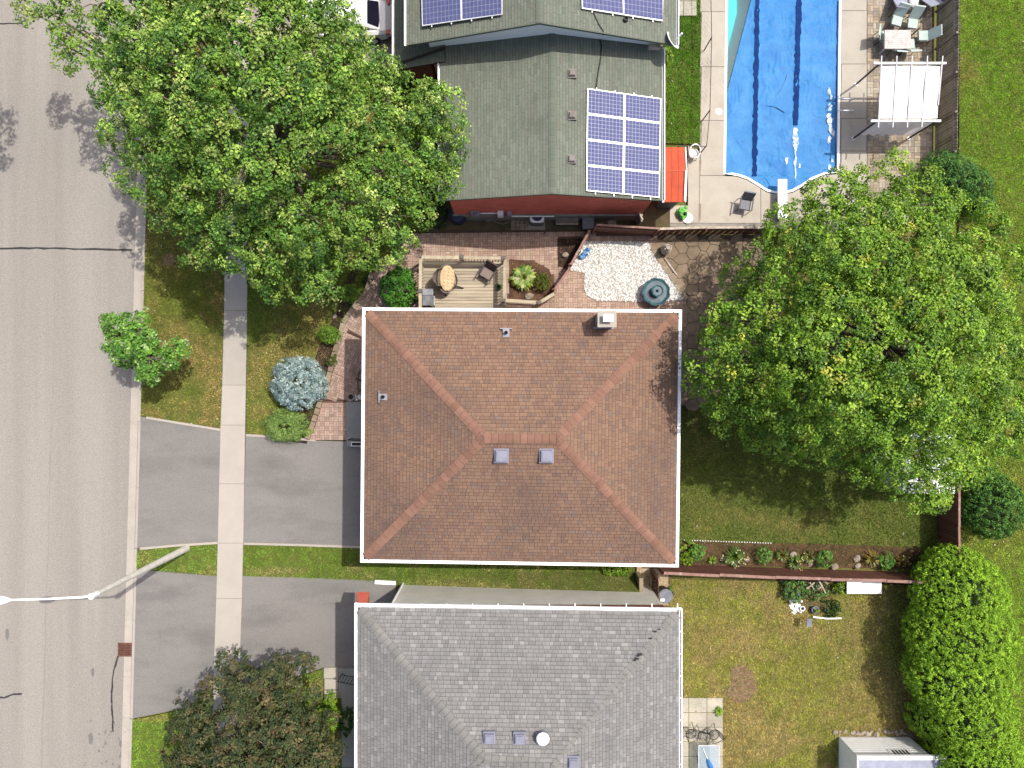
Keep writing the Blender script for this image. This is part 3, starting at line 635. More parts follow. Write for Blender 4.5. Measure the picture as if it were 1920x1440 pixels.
def pipe_vent(label, px, py, rot):
    p = on_roof(px, py, roof_z); t = thing('plumbing_vent', label, 'vent pipe', p, 0, 'plumbing vents on the brown roof'); c, s = math.cos(rot), math.sin(rot)
    R = Matrix.Translation(p) @ Matrix.Rotation(rot, 4, 'Z')
    link('flashing', MB().box(-.14, -.18, -.12, .14, .16, .09, None, R).box(-.26, .16, -.12, .26, .2, .10, None, R), M['galv'], t)
    link('pipe', MB().lathe([(.075, -.1), (.075, .26), (.06, .26), (.06, .10)], p, 12), M['black'], t)
pipe_vent('black vent pipe in grey flashing on the upper brown slope', 949, 624, 0)
pipe_vent('black vent pipe in grey flashing on the street side brown slope', 719, 744, math.pi / 2)

# ------------------------------------------------------------------ grey roofed house (below)
ZG = 4.5; GC = [P2(671, 1139, ZG), P2(1273, 1148, ZG)]; gd_ = 11.1
GC += [(GC[1][0], GC[1][1] - gd_), (GC[0][0], GC[0][1] - gd_)]; RG = ZG + 1.88
gh = thing('grey_roofed_house', 'house with the pale grey hipped shingle roof at the lower edge', 'house', (0, -15, 0))
gx0, gx1, gy1, gy0 = GC[0][0] + .45, GC[1][0] - .45, -9.85, GC[2][1] + .45
link('wall', MB().box(gx0 + .75, gy0, -.1, gx1, gy1, ZG - .1), M['parge'], gh)
br = MB()
for i in range(9): br.box(gx0 + .74, gy1 - .05, 3.3 + i * .09, gx1 + .01, gy1 + .012, 3.375 + i * .09)
link('brick_band', br, M['brick'], gh)
link('garage_door', MB().box(gx0 + .68, gy1 - 5.6, .02, gx0 + .748, gy1 - .9, 2.3), M['white'], gh)
link('downpipe', MB().tube([(gx0 + .82, gy1 + .06, .05), (gx0 + .82, gy1 + .06, 4.0), (gx0 + .82, gy1 + .3, 4.35)], .05, 8), M['white'], gh)
link('splash_pipe', MB().beam(P(703, 1091, .12), P(742, 1093, .12), .18, .12), M['white'], gh)
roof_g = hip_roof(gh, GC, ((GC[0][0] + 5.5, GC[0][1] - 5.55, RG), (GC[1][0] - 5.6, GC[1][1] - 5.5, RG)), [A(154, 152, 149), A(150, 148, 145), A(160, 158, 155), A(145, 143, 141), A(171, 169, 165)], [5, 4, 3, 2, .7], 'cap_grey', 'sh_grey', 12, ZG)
gutter(gh, GC[0], GC[1], ZG, .17, (0, 1)); gutter(gh, (GC[0][0], GC[0][1] + .17), GC[3], ZG, .15, (-1, 0)); gutter(gh, (GC[1][0], GC[1][1] + .17), GC[2], ZG, .15, (1, 0))
for i in range(9):
    y = GC[0][1] - .1 - i * .95
    link('gutter_hanger', MB().box(GC[0][0] - .15, y, ZG - .02, GC[0][0], y + .035, ZG + .006), M['white'], gh)
    link('gutter_hanger', MB().box(GC[1][0], y, ZG - .02, GC[1][0] + .15, y + .035, ZG + .006), M['white'], gh)
for i in range(13):
    x = GC[0][0] + .5 + i * 1.1
    link('gutter_hanger', MB().box(x, GC[0][1], ZG - .02, x + .035, GC[0][1] + .17, ZG + .006), M['white'], gh)
def groof_z(x, y):
    ex = min(x - GC[0][0], GC[1][0] - x); ey = min(GC[0][1] - y, y - GC[2][1]); return ZG + min(ex, ey, 5.5) * 1.88 / 5.55
box_vent('roof_vent', 'blue grey box vent on the grey roof, first from the street', 917, 1385, groof_z, 'vent_blue', .2, .2)
box_vent('roof_vent', 'blue grey box vent on the grey roof, next to the white dome', 974, 1386, groof_z, 'vent_blue', .2, .2)
box_vent('roof_vent', 'blue grey box vent past the end of the grey ridge', 1075, 1431, groof_z, 'vent_blue', .2, .2)
p = on_roof(1017, 1378, groof_z); t = thing('dome_vent', 'round white dome vent on the grey roof near the ridge', 'roof vent', p)
link('stem', MB().lathe([(.2, -.1), (.17, .1), (.13, .12), (.13, .3)], p, 16), M['galv'], t)
link('dome', MB().lathe([(.13, .28), (.26, .3), (.27, .36), (.22, .44), (.12, .49), (.02, .5)], p, 18), M['white'], t)
tm = MB()
for (x, y, r) in ((1228, 1183, .06), (1220, 1196, .05), (1200, 1226, .08), (1194, 1234, .07), (1190, 1237, .05), (1196, 1229, .05), (1236, 1179, .04)):
    p = on_roof(x, y, groof_z); tm.box(p.x - r, p.y - r * .6, p.z + .06, p.x + r, p.y + r * .6, p.z + .075, None, None)
stuff(link('torn_cap_marks', tm, M['black'], roof_g))
p = P(680, 1118, 4.2); t = thing('red_box', 'red box with white lid at the corner of the grey roof', 'box', (p.x, p.y, 3.0))
b0 = P(668, 1106, 3.1); b1 = P(692, 1106, 3.1); q0 = P(668, 1121, 4.35); q1 = P(690, 1121, 4.35); yb = gy1 + .005
link('body', MB().add([(b0.x, yb, 3.05), (b1.x, yb, 3.05), (b1.x, yb + .5, 3.05), (b0.x, yb + .5, 3.05), (q0.x + .03, yb, 4.3), (q1.x - .03, yb, 4.3), (q1.x - .08, yb + .22, 4.3), (q0.x + .08, yb + .22, 4.3)],
     [(3, 2, 1, 0), (4, 5, 6, 7), (0, 1, 5, 4), (1, 2, 6, 5), (2, 3, 7, 6), (3, 0, 4, 7)]), M['red_box'], t)
link('lid', MB().box(q0.x - .02, yb, 4.3, q1.x + .02, yb + .3, 4.4), M['white'], t)
link('bracket', MB().box(b0.x + .1, yb - .3, 3.9, b1.x - .1, yb - .001, 3.96), M['dark'], t)

# ------------------------------------------------------------------ green roofed house (above)
nh = thing('green_roofed_house', 'split level house with grey green shingle roofs and solar panels', 'house', (1.5, 14, 0))
EL, RL = 4.0, 5.13; xw, xe, xr = P(826, 0, EL).x, P(1242, 0, EL).x, P(1035, 0, RL).x; ys = 8.02; yw = 14.72; yu = 14.37
def gable(parent, x0, xr_, x1, y0, y1, ze0, zr, ze1, cols, wts):
    deck = MB().add([(x0, y0, ze0), (xr_, y0, zr), (x1, y0, ze1), (x0, y1, ze0), (xr_, y1, zr), (x1, y1, ze1)] + [(x0, y0, ze0 - .12), (xr_, y0, zr - .12), (x1, y0, ze1 - .12), (x0, y1, ze0 - .12), (xr_, y1, zr - .12), (x1, y1, ze1 - .12)],
        [(0, 1, 4, 3), (1, 2, 5, 4), (6, 9, 10, 7), (7, 10, 11, 8), (0, 6, 7, 1), (1, 7, 8, 2), (3, 4, 10, 9), (4, 5, 11, 10), (0, 3, 9, 6), (2, 8, 11, 5)])
    r = link('roof', deck, M['cap_green'], parent); sh = MB()
    shingles(sh, [(x0, y1, ze0), (x0, y0, ze0), (xr_, y0, zr), (xr_, y1, zr)], cols, wts, .13, (.2, .5), .008, .82, .62)
    shingles(sh, [(x1, y0, ze1), (x1, y1, ze1), (xr_, y1, zr), (xr_, y0, zr)], cols, wts, .13, (.2, .5), .008, .82, .62)
    stuff(link('shingle_field', sh, M['sh_green'], r)); caps('ridge_cap', r, 'cap_green', (xr_, y1, zr), (xr_, y0, zr), 13, .15, .26); return r
GCOL = [A(136, 142, 128), A(132, 138, 124), A(140, 145, 131), A(128, 134, 121), A(137, 138, 124)]; GW = [5, 4, 2, 1.5, 1]
gable(nh, xw, xr, xe, ys, yw, EL, RL, EL, GCOL, GW)
ux0, ux1, uxr = P(763, 0, 4.9).x, P(1268, 0, 4.9).x, P(1012, 0, 6.75).x
gable(nh, ux0, uxr, ux1, yu, 22.5, 4.9, 6.75, 4.9, GCOL, GW)
lx0 = P(740, 0, 3.3).x; lxr = -2.9
lo_deck = MB().add([(lx0, 14.0, 3.3), (lxr, 14.0, 4.15), (lxr, 22, 4.15), (lx0, 22, 3.3), (lx0, 14.0, 3.18), (lxr, 14.0, 4.03), (lxr, 22, 4.03), (lx0, 22, 3.18)], [(0, 1, 2, 3), (7, 6, 5, 4), (0, 4, 5, 1), (0, 3, 7, 4), (2, 6, 7, 3), (1, 5, 6, 2)])
lr = link('porch_roof', lo_deck, M['felt'], nh); sh = MB(); shingles(sh, [(lx0, 22, 3.3), (lx0, 14.0, 3.3), (lxr, 14.0, 4.15), (lxr, 22, 4.15)], GCOL, GW, .13, (.2, .5), .008, .82, .62); stuff(link('shingle_field', sh, M['sh_green'], lr))
link('hip_seam', MB().beam((lx0 + .05, 14.22, 3.36), (lxr, 14.55, 4.22), .1, .05), M['felt'], nh)
def gwall(x0, x1, xr_, y0, y1, z, zr): 
    return MB().add([(x0, y0, -.1), (x1, y0, -.1), (x1, y0, z), (xr_, y0, zr), (x0, y0, z), (x0, y1, -.1), (x1, y1, -.1), (x1, y1, z), (xr_, y1, zr), (x0, y1, z)],
        [(0, 1, 2, 3, 4), (9, 8, 7, 6, 5), (0, 5, 6, 1), (1, 6, 7, 2), (2, 7, 8, 3), (3, 8, 9, 4), (4, 9, 5, 0)])
ww = ys + .12
link('wall', gwall(xw + .35, xe - .35, xr, ww, yw - .01, EL - .06, RL - .18), M['red_siding'], nh)
sd = MB(); n = int((xe - xw - .7) / .115)
for i in range(n):
    x = xw + .37 + i * .115; zt = EL + (RL - EL) * (1 - abs(x - xr) / (xr - xw)) - .2
    sd.box(x, ww - .022, 1.05, x + .098, ww - .002, zt)
stuff(link('siding_boards', sd, M['red_siding'], nh))
link('foundation', MB().box(xw + .3, ww - .1, -.1, xe - .3, ww - .003, 1.0), M['found'], nh)
link('wall', gwall(ux0 + .85, ux1 - .85, uxr, yw, 22, 5.05, 6.6), M['grey_siding'], nh)
link('porch_wall', MB().box(lx0 + .4, 14.4, -.1, ux0 + .8, 22, 3.2), M['brick'], nh)
gutter(nh, (xw, ys), (xw, yw), EL, .12, (-1, 0)); gutter(nh, (xe, ys), (xe, yw), EL, .12, (1, 0))
gutter(nh, (ux0, yu), (ux0, 22.4), 4.9, .12, (-1, 0)); gutter(nh, (ux1, yu), (ux1, 22.4), 4.9, .12, (1, 0)); gutter(nh, (lx0, 14.0), (lx0, 21.9), 3.3, .12, (-1, 0))
link('barge_board', MB().beam((xw, ys - .02, EL - .05), (xr, ys - .02, RL - .05), .03, .14).beam((xr, ys - .02, RL - .05), (xe, ys - .02, EL - .05), .03, .14), M['cap_green'], nh)
link('barge_board', MB().beam((ux0, yu - .02, 4.85), (uxr, yu - .02, 6.70), .03, .12).beam((uxr, yu - .02, 6.70), (ux1, yu - .02, 4.85), .03, .12), M['cap_green'], nh)
def low_z(x, y): return RL - (RL - EL) * abs(x - xr) / (xe - xr)
def up_z(x, y): return 6.75 - 1.85 * abs(x - uxr) / (ux1 - uxr)
for i, (x, y) in enumerate(((1073, 136), (1073, 215), (1072, 297))):
    box_vent('roof_vent', 'small taupe box vent on the green roof, %s the solar panels' % ('highest, well above', 'middle one, beside', 'lowest, beside')[i], x, y, low_z, 'vent_brown', .14, .16)
def solar_array(label, corners, nc, nr, zf, dz=.12):
    """corners: photo pixels nw, ne, se, sw of the array as it lies on the roof"""
    C = [on_roof(x, y, lambda a, b: zf(a, b) + dz) for x, y in corners]
    t = thing('solar_array', label, 'solar panels', tuple((C[0] + C[2]) / 2 - Vector((0, 0, dz))), 0, 'solar arrays on the green roof')
    bil = lambda u, v: (C[0] * (1 - u) + C[1] * u) * (1 - v) + (C[3] * (1 - u) + C[2] * u) * v
    for r in range(nr):
        for c in range(nc):
            g = .002; u0, u1, v0, v1 = c / nc + g, (c + 1) / nc - g, r / nr + g, (r + 1) / nr - g
            q = [bil(u0, v0), bil(u1, v0), bil(u1, v1), bil(u0, v1)]; ux = (q[1] - q[0]).normalized(); vy = (q[3] - q[0]).normalized(); nn = vy.cross(ux); 
            if nn.z < 0: nn = -nn
            fr = MB().add([k - nn * .04 for k in q] + [k for k in q], [(3, 2, 1, 0), (0, 1, 5, 4), (1, 2, 6, 5), (2, 3, 7, 6), (3, 0, 4, 7), (4, 5, 6, 7)])
            pn = link('panel', fr, M['alu'], t)
            L, W = (q[1] - q[0]).length, (q[3] - q[0]).length; nx, ny = (10, 6) if L > W else (6, 10); m0 = .038; cl = MB(); bk = MB()
            pt = lambda a, b, h: q[0] + ux * a + vy * b + nn * h
            bk.add([pt(m0, m0, .004), pt(L - m0, m0, .004), pt(L - m0, W - m0, .004), pt(m0, W - m0, .004)], [(0, 3, 2, 1)])
            cx, cy = (L - 2 * m0) / nx, (W - 2 * m0) / ny
            for i in range(nx):
                for j in range(ny):
                    a0, a1, b0, b1 = m0 + i * cx + .009, m0 + (i + 1) * cx - .009, m0 + j * cy + .009, m0 + (j + 1) * cy - .009
                    cl.add([pt(a0, b0, .008), pt(a1, b0, .008), pt(a1, b1, .008), pt(a0, b1, .008)], [(0, 3, 2, 1)])
            link('backing', bk, M['cellgrid'], pn); stuff(link('cells', cl, M['solar'], pn))
    for v in (.12, .38, .62, .88):
        a = bil(-.012, v); b = bil(1.012, v) 
    for k in range(nc * 2):
        u = (k + .5) / (nc * 2); a = bil(u, -.02) - Vector((0, 0, .06)); b = bil(u, 1.025) - Vector((0, 0, .06))
        link('rail', MB().beam(a, b, .04, .04), M['alu'], t)
solar_array('array of eight solar panels beside the orange shed roof', [(1101, 165), (1240, 184), (1237, 371), (1099, 358)], 2, 4, low_z)
solar_array('solar panels on the upper green roof, on the street side of its ridge', [(788, -80), (942, -104), (942, 27), (791, 49)], 2, 2, up_z)
solar_array('solar panels on the upper green roof, on the pool side of its ridge', [(1088, -115), (1246, -88), (1243, 40), (1091, 16)], 2, 2, up_z)
cb = thing('roof_cable', 'black cable running down the green roof between solar arrays', 'cable', (P(1128, 62, 5)))
c1 = [on_roof(x, y, lambda a, b: up_z(a, b) + .03) for x, y in ((1112, 22), (1122, 44), (1131, 58))]; c2 = [on_roof(x, y, lambda a, b: low_z(a, b) + .03) for x, y in ((1128, 85), (1126, 110), (1120, 145), (1117, 168))]
c1.append(Vector((c1[-1].x + .02, yu - .05, up_z(c1[-1].x, 0) - .1))); c2.insert(0, Vector((c1[-1].x, yw - .04, low_z(c1[-1].x, 0) + .05)))
link('upper_run', MB().tube(c1, .028, 6), M['black'], cb); link('lower_run', MB().tube(c2, .028, 6), M['black'], cb)
link('vent_pipe', MB().lathe([(.1, -.1), (.1, .16), (.07, .16), (.07, .08)], on_roof(1173, 38, up_z), 10), M['black'], nh)
d0 = P(1252, 77, 4.75); dish = thing('satellite_dish', 'white satellite dish at the eave of the green roof', 'dish', (d0.x, d0.y, 4.4))
nn = Vector((.68, .36, .64)).normalized(); ta = nn.cross(Vector((0, 0, 1))).normalized(); tb = nn.cross(ta); dc = P(1261, 76, 5.0)
V = [dc - nn * .06]; F = []
for rr, hh in ((.14, -.05), (.28, -.02), (.4, .03)): V += [dc + nn * hh + (ta * math.cos(a) + tb * math.sin(a)) * rr for a in (2 * math.pi * k / 18 for k in range(18))]
F = [(0, 1 + k, 1 + (k + 1) % 18) for k in range(18)] + [(1 + r * 18 + k, 1 + r * 18 + 18 + k, 1 + r * 18 + 18 + (k + 1) % 18, 1 + r * 18 + (k + 1) % 18) for r in range(2) for k in range(18)]
n0 = len(V); V += [v - nn * .015 for v in V]; F += [tuple(i + n0 for i in f[::-1]) for f in F]
link('reflector', MB().add(V, F), M['white'], dish)
link('arm', MB().tube([dc - tb * .0 + Vector((0, 0, -.38)), dc + nn * .42 + Vector((0, 0, -.12))], .018, 6), M['white'], dish)
link('receiver', MB().beam(dc + nn * .38 + Vector((0, 0, -.14)), dc + nn * .5 + Vector((0, 0, -.06)), .07, .07), M['white'], dish)
link('mast', MB().tube([Vector((ux1 - .9, 14.5, 4.5)), Vector((dc.x - .25, dc.y - .1, 4.62)), dc - nn * .06], .025, 6), M['galv'], dish)
link('bracket', MB().box(ux1 - 1.1, 14.36, 4.42, ux1 - .6, 14.55, 4.62), M['driftwood'], dish)
# service boxes on the red wall
for nm, lab, x0, x1, m in (('meter_box', 'grey electric meter box on the red wall by the blue barrel', 883, 900, 'galv'), ('meter_box', 'pale square service box on the red wall above the hose', 933, 944, 'offwhite'), ('meter_box', 'small grey service box on the red wall, nearest the air conditioner', 951, 959, 'galv')):
    a = P(x0, 0, 1.4); b = P(x1, 0, 1.4); t = thing(nm, lab, 'service box', (a.x, ww - .1, 1.1), 0, 'service boxes on the red wall')
    link('case', MB().box(a.x, ww - .2, 1.1, b.x, ww - .024, 1.7), M[m], t); link('cover', MB().box(a.x + .03, ww - .225, 1.15, b.x - .03, ww - .2, 1.62), M[m], t)
    if x0 == 883: link('glass', MB().lathe([(.1, 0), (.1, .02), (.06, .06)], ((a.x + b.x) / 2, ww - .2, 1.7), 12), M['slate'], t)
a = P(900, 0, 1.35); b = P(1040, 0, 1.35); t = thing('conduit', 'pale pipe running along the red wall between service boxes', 'pipe', (a.x, ww - .05, 1.3))
link('run', MB().tube([(a.x, ww - .06, 1.35), (P(933, 0, 1.35).x, ww - .06, 1.35)], .03, 6), M['white'], t); link('long_run', MB().tube([(P(959, 0, 1.05).x, ww - .13, 1.05), (b.x, ww - .13, 1.05)], .035, 6), M['offwhite'], t)
# ------------------------------------------------------------------ paved garden beside the brown house
def paver_field(name, pts, z, cols, wts, size=.22, ang=0.0, label=None, gm='grout', z0=-.13, holes=()):
    pw = poly(pts, z); base = struct(name, MB().prism(pw, z0, z - .025), M[gm], label); a = np.array(pw); c = a.mean(0); R = np.abs(a - c).max() * 1.5; n = int(2 * R / size)
    ca, sa = math.cos(ang), math.sin(ang); mb = MB(); g = .006; hp = [poly(h, z) for h in holes]
    for i in range(n):
        for j in range(n):
            lx, ly = -R + (i + .5) * size, -R + (j + .5) * size; X, Y = c[0] + lx * ca - ly * sa, c[1] + lx * sa + ly * ca
            if not inside(a, np.array([X]), np.array([Y]))[0]: continue
            if any(inside(h, np.array([X]), np.array([Y]))[0] for h in hp): continue
            for k in (-1, 1):
                hx, hy, ox, oy = (size / 2 - g, size / 4 - g, 0, k * size / 4) if (i + j) % 2 else (size / 4 - g, size / 2 - g, k * size / 4, 0)
                zz = z + random.uniform(-.004, .004); q = []
                for dx, dy in ((-hx, -hy), (hx, -hy), (hx, hy), (-hx, hy)):
                    ex, ey = lx + ox + dx, ly + oy + dy; q.append((c[0] + ex * ca - ey * sa, c[1] + ex * sa + ey * ca))
                vs = [(x, y, z - .03) for x, y in q] + [(x, y, zz) for x, y in q]
                mb.add(vs, [(4, 5, 6, 7), (0, 1, 5, 4), (1, 2, 6, 5), (2, 3, 7, 6), (3, 0, 4, 7)], tuple(np.array(random.choices(cols, wts)[0]) * random.uniform(.88, 1.12)))
    stuff(link('pavers', mb, M['paver'], base)); return base
PC = [A(204, 174, 156), A(196, 164, 146), A(210, 184, 164), A(186, 158, 138), A(202, 180, 152)]; PW = [5, 4, 3, 2, 1.5]
bed1 = [(955, 486), (1000, 489), (1030, 505), (1040, 535), (1033, 555), (1010, 566), (955, 566)]
bed2 = [(1045, 447), (1094, 447), (1090, 470), (1074, 502), (1046, 500)]
paver_field('patio', [(757, 441), (1100, 438), (1225, 440), (1290, 560), (1290, 600), (760, 600), (745, 500)], PZ, PC, PW, .23, 0.01, 'brick paved garden path and patio', holes=[bed1, bed2])
bark_bed = lambda nm, pts, z, m, lab: struct(nm, MB().prism(poly(pts, z), -.12, z), M[m], lab)
bark_bed('garden_bed', bed1, PZ + .02, 'mulch', 'planting bed beside the deck')
bark_bed('garden_bed', bed2, PZ + .02, 'mulch_dark', 'small dark planting bed by the low fence')
def chips(parent, pts, z, n_m2, cols, s=.045):
    x, y = scatter(poly(pts, z), n_m2); N = len(x); C = np.stack([x, y, np.full(N, z + .012)], 1); nr = np.stack([RNG.normal(0, .5, N), RNG.normal(0, .5, N), np.ones(N)], 1)
    stuff(link('bark_chips', leaf_mesh('bark_chips', C, nr, s * RNG.uniform(.5, 1.6, N), palette(N, cols, None, .25), .4, .02), M['petal'], parent))
for o, pts in ((bpy.data.objects['garden_bed'], bed1), (bpy.data.objects['garden_bed.001'], bed2)):
    chips(o, pts, PZ + .02, 160, [A(150, 112, 82), A(110, 80, 60), A(190, 160, 130), A(80, 60, 48)])
# stepped walk down to the driveway
tiers = [([(577, 822), (648, 826), (650, 752), (603, 751)], .05, 0), ([(603, 750), (650, 751), (690, 752), (690, 718), (660, 712), (621, 697)], .11, -.35),
         ([(622, 696), (662, 711), (690, 720), (690, 684), (662, 676), (629, 660)], .17, -.42), ([(630, 659), (664, 675), (690, 684), (690, 640), (650, 622), (640, 618)], .23, -.42), ([(641, 617), (690, 638), (690, 592), (760, 590), (756, 470), (700, 510), (664, 580)], .29, -.5)]
for i, (pts, z, an) in enumerate(tiers):
    paver_field('walk_tier', pts, z, [A(198, 168, 152), A(188, 158, 142), A(204, 178, 162), A(176, 150, 134)], [4, 3, 2, 1], .23, an, 'tier of the stepped brick walk')
sheet('porch_slab', [(650, 753), (700, 753), (700, 838), (650, 838)], .16, 'porch', 'grey concrete porch slab')
fb = [(705, 478), (690, 500), (668, 512), (662, 560), (645, 610), (636, 655), (625, 695), (604, 752), (580, 815), (575, 832), (545, 828), (555, 780), (585, 690), (602, 640), (632, 585), (636, 545), (660, 505), (690, 470)]
fbed = bark_bed('front_garden_bed', fb, .03, 'mulch_dark', 'curved dark mulch bed along the stepped walk')
chips(fbed, fb, .03, 130, [A(96, 72, 56), A(70, 52, 44), A(150, 120, 100), A(120, 80, 60)])
ed = thing('stone_edging', 'pale stone edging between mulch bed and stepped walk', 'edging', P(620, 690, .03))
eline = [(577, 822), (590, 790), (602, 752), (614, 722), (621, 697), (630, 660), (640, 630), (646, 606), (664, 580), (690, 548), (700, 512)]
for a, b in zip(eline, eline[1:]):
    n = max(1, int(math.dist(a, b) / 13))
    for k in range(n):
        t0, t1 = k / n + .02, (k + 1) / n - .02; q = lambda t: P(a[0] + (b[0] - a[0]) * t, a[1] + (b[1] - a[1]) * t, .0); z = .02
        board('edging_stone', ed, 'stone', q(t0), q(t1), .24, .36 - .16 * (a[1] - 500) / 330)
# gravel panel and stamped stone patio
gpts = [(1096, 452), (1216, 453), (1222, 470), (1242, 500), (1286, 558), (1280, 562), (1235, 566), (1120, 564), (1100, 554), (1095, 540), (1096, 512), (1068, 506), (1074, 496), (1088, 474)]
gz = PZ + .03
gr = struct('gravel_bed', MB().prism(poly(gpts, gz), -.1, gz), mat('gravel_base', A(206, 200, 190), A(186, 178, 168), 6, rough=.9, fine=.3), 'bed of white pebbles')
x, y = scatter(poly(gpts, gz), 420); mb = MB()
octv = [(1, 0, 0), (-1, 0, 0), (0, 1, 0), (0, -1, 0), (0, 0, 1), (0, 0, -1)]; octf = [(0, 2, 4), (2, 1, 4), (1, 3, 4), (3, 0, 4), (2, 0, 5), (1, 2, 5), (3, 1, 5), (0, 3, 5)]
for a, b in zip(x, y):
    s = random.uniform(.02, .045); r = random.uniform(0, 3.14); e = random.uniform(.6, 1.2); c, d = math.cos(r), math.sin(r); g = random.choice((1, 1, 1, .98, .93, .85, .55)) * .74
    mb.add([(a + s * (vx * c - vy * d * e), b + s * (vx * d + vy * c * e), gz + .012 + vz * s * .6) for vx, vy, vz in octv], octf, (g, g * .985, g * .95))
stuff(link('pebbles', mb, M['pebble'], gr))
sp_pts = [(1216, 440), (1420, 440), (1480, 560), (1400, 700), (1310, 760), (1262, 760), (1262, 600), (1290, 560), (1243, 498), (1224, 470)]
spz = PZ + .004; sp = struct('stone_patio', MB().prism(poly(sp_pts, spz), -.12, spz - .03), mat('patio_joint', A(92, 80, 66), rough=1), 'patio of irregular tan flagstones'); spw = np.array(poly(sp_pts, spz))
def hexstones(parent, pw, R, z, m):
    lo, hi = pw.min(0), pw.max(0); rs = np.random.default_rng(5); J = {}
    def vert(i, j, k):   # shared, jittered corner
        cx, cy = i * R * 1.5, (j + .5 * (i % 2)) * R * math.sqrt(3); a = math.pi / 3 * k; X, Y = cx + R * math.cos(a), cy + R * math.sin(a); key = (round(X, 2), round(Y, 2))
        if key not in J: J[key] = rs.uniform(-.22, .22, 2) * R
        return (lo[0] + X + J[key][0], lo[1] + Y + J[key][1])
    for i in range(int((hi[0] - lo[0]) / R / 1.5) + 2):
        for j in range(int((hi[1] - lo[1]) / R / 1.7) + 2):
            h = [vert(i, j, k) for k in range(6)]; cx = sum(p[0] for p in h) / 6; cy = sum(p[1] for p in h) / 6
            if inside(pw, np.array([cx]), np.array([cy]))[0]:
                link('flagstone', MB().prism([(cx + (px - cx) * .955, cy + (py - cy) * .955) for px, py in h], z - .03, z + random.uniform(-.004, .006)), m, parent)
hexstones(sp, spw, .36, spz, mat('flagstone', A(160, 140, 116), A(140, 122, 102), 1.5, rough=.9, fine=.2, rnd=.1, bump=.3))
be = thing('brick_edging', 'row of brown bricks between white pebbles and flagstones', 'edging', P(1250, 510, PZ))
for k in range(14):
    t = (k + .05) / 14; a = P(1222 + (1288 - 1222) * t, 464 + (562 - 464) * t, PZ + .01); t = (k + .95) / 14; b = P(1222 + (1288 - 1222) * t, 464 + (562 - 464) * t, PZ + .01); board('edging_brick', be, 'stone', a, b, .24, .06)
board('plank', tag(link('timber_strip', None), 'thin weathered timber strip lying beside the pebble edging', 'timber'), 'driftwood', P(1246, 484, PZ + .01), P(1269, 516, PZ + .01), .07, .05)
# ---- the fountain
fp = P(1230, 547, PZ + .5); fo = thing('fountain', 'dark teal scalloped fountain bowl standing on the white pebbles', 'fountain', (fp.x, fp.y, PZ))
lob = lambda t: 1 + .075 * abs(math.sin(t * 4.5))
B0 = (fp.x, fp.y, PZ)
link('pedestal', MB().lathe([(.34, 0), (.32, .08), (.18, .14), (.15, .3), (.2, .36)], B0, 24), M['teal'], fo)
link('basin', MB().lathe([(.2, .34), (.45, .38), (.6, .5), (.64, .56), (.60, .57), (.56, .52), (.42, .46), (.1, .45)], B0, 54, None, lob), M['teal'], fo)
link('water', MB().lathe([(.02, .49), (.52, .495)], B0, 36), M['teal2'], fo)
link('column', MB().lathe([(.12, .44), (.09, .6), (.08, .75), (.12, .8)], B0, 16), M['teal'], fo)
link('upper_bowl', MB().lathe([(.1, .78), (.2, .8), (.27, .88), (.25, .89), (.2, .85), (.05, .84)], B0, 36, None, lob), M['teal'], fo)
link('upper_water', MB().lathe([(.02, .86), (.2, .862)], B0, 24), M['teal2'], fo)
link('finial', MB().lathe([(.05, .84), (.07, .92), (.03, 1.0), (.01, 1.03)], B0, 12), M['teal'], fo)
# ---- ribbed urn
up_ = P(1246, 470, PZ); ur = thing('stone_urn', 'ribbed beige stone urn standing past the pebble corner', 'urn', up_)
prof = [(.17, 0), (.2, .06)] + [(.235 + (.03 if i % 2 else 0) - abs(i - 3) * .015, .1 + i * .085) for i in range(8)] + [(.13, .78), (.10, .84)]
link('body', MB().lathe(prof, up_, 24), M['urn'], ur); link('neck', MB().lathe([(.10, .82), (.09, .9), (.13, .96), (.11, .97), (.06, .92)], up_, 18), M['urn'], ur)
for s in (1, -1): link('handle', MB().tube([up_ + Vector((s * .1, s * .05, .9)), up_ + Vector((s * .2, s * .1, .93)), up_ + Vector((s * .22, s * .11, .8)), up_ + Vector((s * .16, s * .08, .7))], .022, 6), M['urn'], ur)
# ---- blue bags
bb = P(1096, 476, PZ); bg_ = thing('plastic_bag', 'crumpled blue and white plastic bags on the pebbles by the fence', 'bag', bb)
for dx, dy, rx, ry in ((-.12, -.16, .2, .14), (.02, 0, .18, .13), (.12, .16, .16, .12)): link('sack', MB().blob((bb.x + dx, bb.y + dy, PZ + .13), rx, ry, .14, None, .22, 10, 7, .4), M['bluebag'], bg_)

